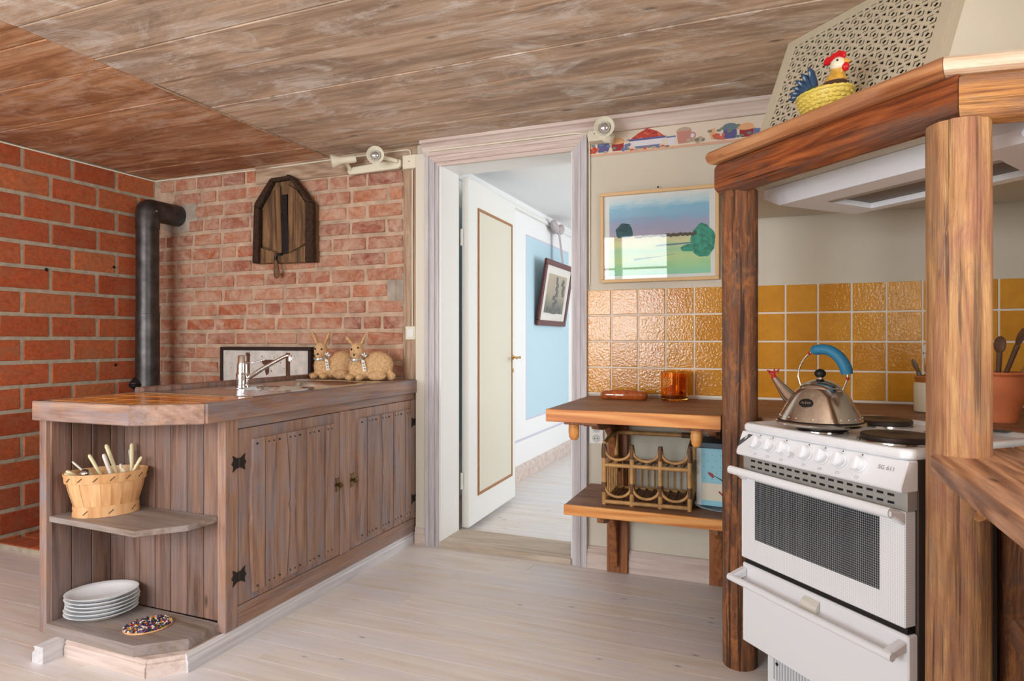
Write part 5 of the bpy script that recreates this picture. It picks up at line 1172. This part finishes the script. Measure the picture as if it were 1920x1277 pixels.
# vent strip with slots
vst = box('vent_strip', plain('vent_strip_grey', rgb(176,176,172), .4, .3), sv, .006, SWD - .006, -.006, .029, .738, .7865)
b = MB()
for k in range(17):
    for z in (.752, .772): b.box(.042 + k*.0315, .042 + k*.0315 + .019, -.0068, -.0055, z - .0032, z + .0032)
b.build('slots', M['black'], vst)
def grid_mat(name, base, line, pitch_, wd, rough=.15):
    m, nt, b_ = newmat(name); tc = ND(nt, 'ShaderNodeTexCoord'); sp = ND(nt, 'ShaderNodeSeparateXYZ'); nt.links.new(tc.outputs['Object'], sp.inputs[0]); outs = []
    for ax in 'XZ':
        a = ND(nt, 'ShaderNodeMath', operation='DIVIDE'); nt.links.new(sp.outputs[ax], a.inputs[0]); a.inputs[1].default_value = pitch_
        f = ND(nt, 'ShaderNodeMath', operation='FRACT'); nt.links.new(a.outputs[0], f.inputs[0])
        l = ND(nt, 'ShaderNodeMath', operation='LESS_THAN'); nt.links.new(f.outputs[0], l.inputs[0]); l.inputs[1].default_value = wd; outs.append(l.outputs[0])
    mx_ = ND(nt, 'ShaderNodeMath', operation='MAXIMUM'); nt.links.new(outs[0], mx_.inputs[0]); nt.links.new(outs[1], mx_.inputs[1])
    nt.links.new(mix(nt, mx_.outputs[0], base, line), b_.inputs['Base Color']); b_.inputs['Roughness'].default_value = rough; return m
od = box('oven_door', grid_mat('oven_glass_white', rgb(222,228,236), rgb(240,243,247), .0066, .3), sv, .001, SWD - .008, -.012, .0285, .437, .737, .003)
box('oven_window', grid_mat('oven_glass_dark', rgb(34,38,42), rgb(150,156,162), .0066, .17, .08), od, .067, .527, -.0126, -.0115, .512, .708)
MB().tube([(.0, -.058, .738), (.30, -.060, .737), (SWD - .012, -.058, .738)], .0125, 14, sy=1.1).build('handle_bar', M['enamel'], od, 50)
for s in (.004, SWD - .034): MB().prism([(s, -.066, .728), (s, -.066, .746), (s, -.012, .736), (s, -.012, .700), (s, -.05, .726)], (.026, 0, 0)).build('handle_bracket', M['enamel'], od, bevel=.004)
box('door_gap', M['black'], sv, .008, SWD - .01, -.0005, .0285, .419, .4365)
dr = box('drawer', M['enamel'], sv, .002, SWD - .002, -.008, .0285, .150, .4185, .004)
MB().tube([(.0, -.062, .375), (.30, -.064, .375), (SWD - .004, -.062, .375)], .0115, 14).build('handle_bar', M['enamel'], dr, 50)
for s in (.0, SWD - .032): MB().prism([(s, -.068, .362), (s, -.068, .386), (s, -.008, .405), (s, -.008, .375), (s, -.05, .366)], (.026, 0, 0)).build('handle_bracket', M['enamel'], dr, bevel=.004)
MB().prism([(.27, -.0085, .405), (.27, -.026, .392), (.27, -.030, .365), (.27, -.0085, .372)], (.06, 0, 0)).build('latch', plain('yellowed_plastic', rgb(226,224,214), .4), dr, bevel=.003)
# ------------------------------------------------------------------ kettle
kt = thing('whistling_kettle', 'steel whistling kettle with blue arched handle and red bird spout on stove', 'kettle', SN(.207, .125, .9065), RZ + math.radians(20)); kt.scale = (1.06, 1.06, .95)
st_m = plain('polished_steel', rgb(206,202,196), .15, 1)
MB().lathe([(.118, 0), (.124, .004), (.126, .010), (.122, .014), (.118, .016), (.116, .022), (.100, .058), (.080, .098), (.066, .118), (.060, .124), (.056, .124)], 48).build('body', st_m, kt, 30)
MB().lathe([(.060, .124), (.058, .129), (.048, .139), (.032, .148), (.016, .153), (.012, .154), (.010, .160)], 40).build('lid', st_m, kt, 30)
MB().lathe([(.1195, .014), (.121, .016), (.1185, .019)], 48, cap=False).build('base_seam', M['black'], kt)
MB().ball((0, 0, .173), (.0165, .0165, .0155), 18, 12).build('lid_knob', M['black'], kt, 60)
MB().tube([(-.07, 0, .07), (-.1, 0, .095), (-.128, 0, .13), (-.142, 0, .15)], [.030, .022, .013, .010], 16).build('spout', st_m, kt, 50)
bd_ = MB(); bd_.ball((-.15, 0, .166), (.012, .007, .007), 12, 8, M=Matrix.Rotation(.5, 3, 'Y')); bd_.tube([(-.143, 0, .148), (-.146, 0, .162)], [.010, .006], 10); bd_.tube([(-.158, 0, .172), (-.168, 0, .178)], [.005, .001], 6)
bd_.prism([(-.148, -.003, .168), (-.126, -.003, .184), (-.132, -.003, .17)], (0, .006, 0)); bd_.prism([(-.146, -.006, .168), (-.138, -.012, .186), (-.136, -.006, .17)], (0, .003, 0))
bd_.build('bird_whistle', M['redplastic'], kt, 50)
arc = [(-.062 + .0*t, 0, 0) for t in ()]
pth = []
for k in range(25):
    t = math.pi * (1.03 - 1.06 * k / 24); pth.append((.006 + .073*math.cos(t)*1.0, 0, .155 + .100*math.sin(t)))
pth[0] = (-.058, 0, .126); pth[-1] = (.066, 0, .122)
MB().tube(pth, .003, 8).build('handle_wire', M['steel'], kt, 60)
MB().tube(pth[9:23], [.011] + [.0175]*12 + [.015], 14).build('handle_grip', M['kettleblue'], kt, 50)
for i in (8, 23): MB().ball(pth[i], .0055, 8, 6).build('handle_bead', M['redplastic'], kt, 60)
rv = MB()
for k in range(28):
    t = 2*math.pi*k/28; rv.ball((.1135*math.cos(t), .1135*math.sin(t), .030), .0022, 6, 4)
rv.build('rivets', M['chrome'], kt, 60)
# oval badge on the left shoulder, seen from the front
bt_ = math.radians(-92); sl = math.atan2(.020, .040); br_ = .090
BM = Matrix.Rotation(bt_, 4, 'Z') @ Matrix.Translation((br_ - .0005, 0, .079)) @ Matrix.Rotation(math.pi/2, 4, 'Z') @ Matrix.Rotation(math.pi/2 - sl, 4, 'X')
me = MB().lathe([(.021, 0), (.021, .0016), (.001, .002)], 28, sx=1, sy=.72).mesh('badge', M['black'], 40); me.transform(BM); link('badge', me, kt)
text_mesh('badge_lettering', 'ALESSI', .0105, M['chrome'], kt, BM @ Matrix.Translation((0, 0, .0021)))
# ------------------------------------------------------------------ crock and pot of wooden spoons
def spoon(name, label, base, top_, m, headr, group, slotted=False, fork=False):
    o_ = thing(name, label, 'spoon', (0, 0, 0), 0, group); a, c = Vector(base), Vector(top_); d = (c - a).normalized()
    MB().tube([a, a + (c - a)*.6, c], [.0065, .0075, .009], 8).build('handle', m, o_, 50)
    q = d.to_track_quat('Z', 'Y').to_matrix()
    MB().ball(c + d*headr*.9, (headr*.72, .007, headr), 16, 10, M=q).build('spoon_head', m, o_, 60)
    if slotted: 
        s_ = MB()
        for dx in (-.011, 0, .011): s_.ball(c + d*headr*.8 + q @ Vector((dx, -.006, 0)), (.003, .003, .003), 8, 6)
        s_.build('slots', M['bark'], o_, 60)
kx, ky = .588, 2.93
ck_ = thing('stoneware_crock', 'pale stoneware crock with brown rim holding utensils behind right post', 'crock', (kx, ky, .8965))
MB().lathe([(.05, 0), (.056, .004), (.057, .1), (.055, .112), (.05, .118), (.05, .118), (.047, .11), (.046, .01), (.001, .008)], 36).build('body', M['stoneware'], ck_, 40)
MB().lathe([(.0505, .116), (.0525, .12), (.0525, .133), (.055, .136), (.054, .142), (.047, .142), (.046, .12)], 36, cap=False).build('brown_rim', M['stonebrown'], ck_, 40)
spoon('slotted_spoon', 'pale slotted wooden spoon standing in the stoneware crock', (kx, ky, .92), (kx - .01, ky - .005, 1.10), M['bone2'], .034, 'spoons in the crock', True)
spoon('wooden_spatula', 'pointed grey spatula leaning left out of the crock', (kx + .01, ky - .01, .92), (kx - .045, ky - .02, 1.055), plain('grey_wood', rgb(110,96,80), .7), .028, 'spoons in the crock')
spoon('wooden_spoon', 'broad pinkish wooden spoon in the crock', (kx + .015, ky - .01, .92), (kx + .0, ky - .022, 1.03), M['spoonwood'], .036, 'spoons in the crock')
spoon('wooden_spoon', 'dark wooden spoon at the back of the crock', (kx + .01, ky + .01, .92), (kx + .018, ky + .015, 1.07), M['spoondark'], .03, 'spoons in the crock')
qx, qy = .735, 2.69
pt = thing('terracotta_pot', 'terracotta pot of dark wooden spoons at the right edge', 'pot', (qx, qy, .8965))
MB().lathe([(.058, 0), (.060, .006), (.063, .022), (.062, .03), (.078, .07), (.088, .105), (.09, .125), (.083, .15), (.082, .157), (.09, .166), (.088, .172), (.079, .172), (.076, .16), (.083, .12), (.06, .03), (.001, .028)], 40).build('body', M['terracotta'], pt, 40)
spoon('wooden_spoon', 'dark knobbly wooden spoon upright in the terracotta pot', (qx, qy + .0, .93), (qx + .012, qy + .01, 1.135), M['spoondark'], .03, 'spoons in the pot')
spoon('wooden_spoon', 'dark carved wooden spoon leaning right in the terracotta pot', (qx - .02, qy - .01, .93), (qx + .06, qy - .0, 1.16), M['spoondark'], .034, 'spoons in the pot')
spoon('wooden_spoon', 'round bowled wooden spoon leaning far right in the terracotta pot', (qx - .01, qy - .03, .93), (qx + .085, qy - .04, 1.105), M['spoonwood'], .03, 'spoons in the pot')
spoon('wooden_spoon', 'short thick wooden spoon hidden by the post in the pot', (qx - .03, qy + .0, .93), (qx - .055, qy + .01, 1.12), M['spoondark'], .026, 'spoons in the pot')

# small joined details that nobody could pick apart
for o in bpy.data.objects:
    if o.name.split('.')[0] in ('nail', 'stitching', 'slots', 'rivets', 'printed_symbols', 'tag_print', 'contact_holes', 'plinth_vents', 'rosette', 'printed_kettle', 'printed_bowl', 'printed_cup', 'printed_jars', 'printed_trees', 'painted_treeline', 'painted_stream'): o['kind'] = 'stuff'
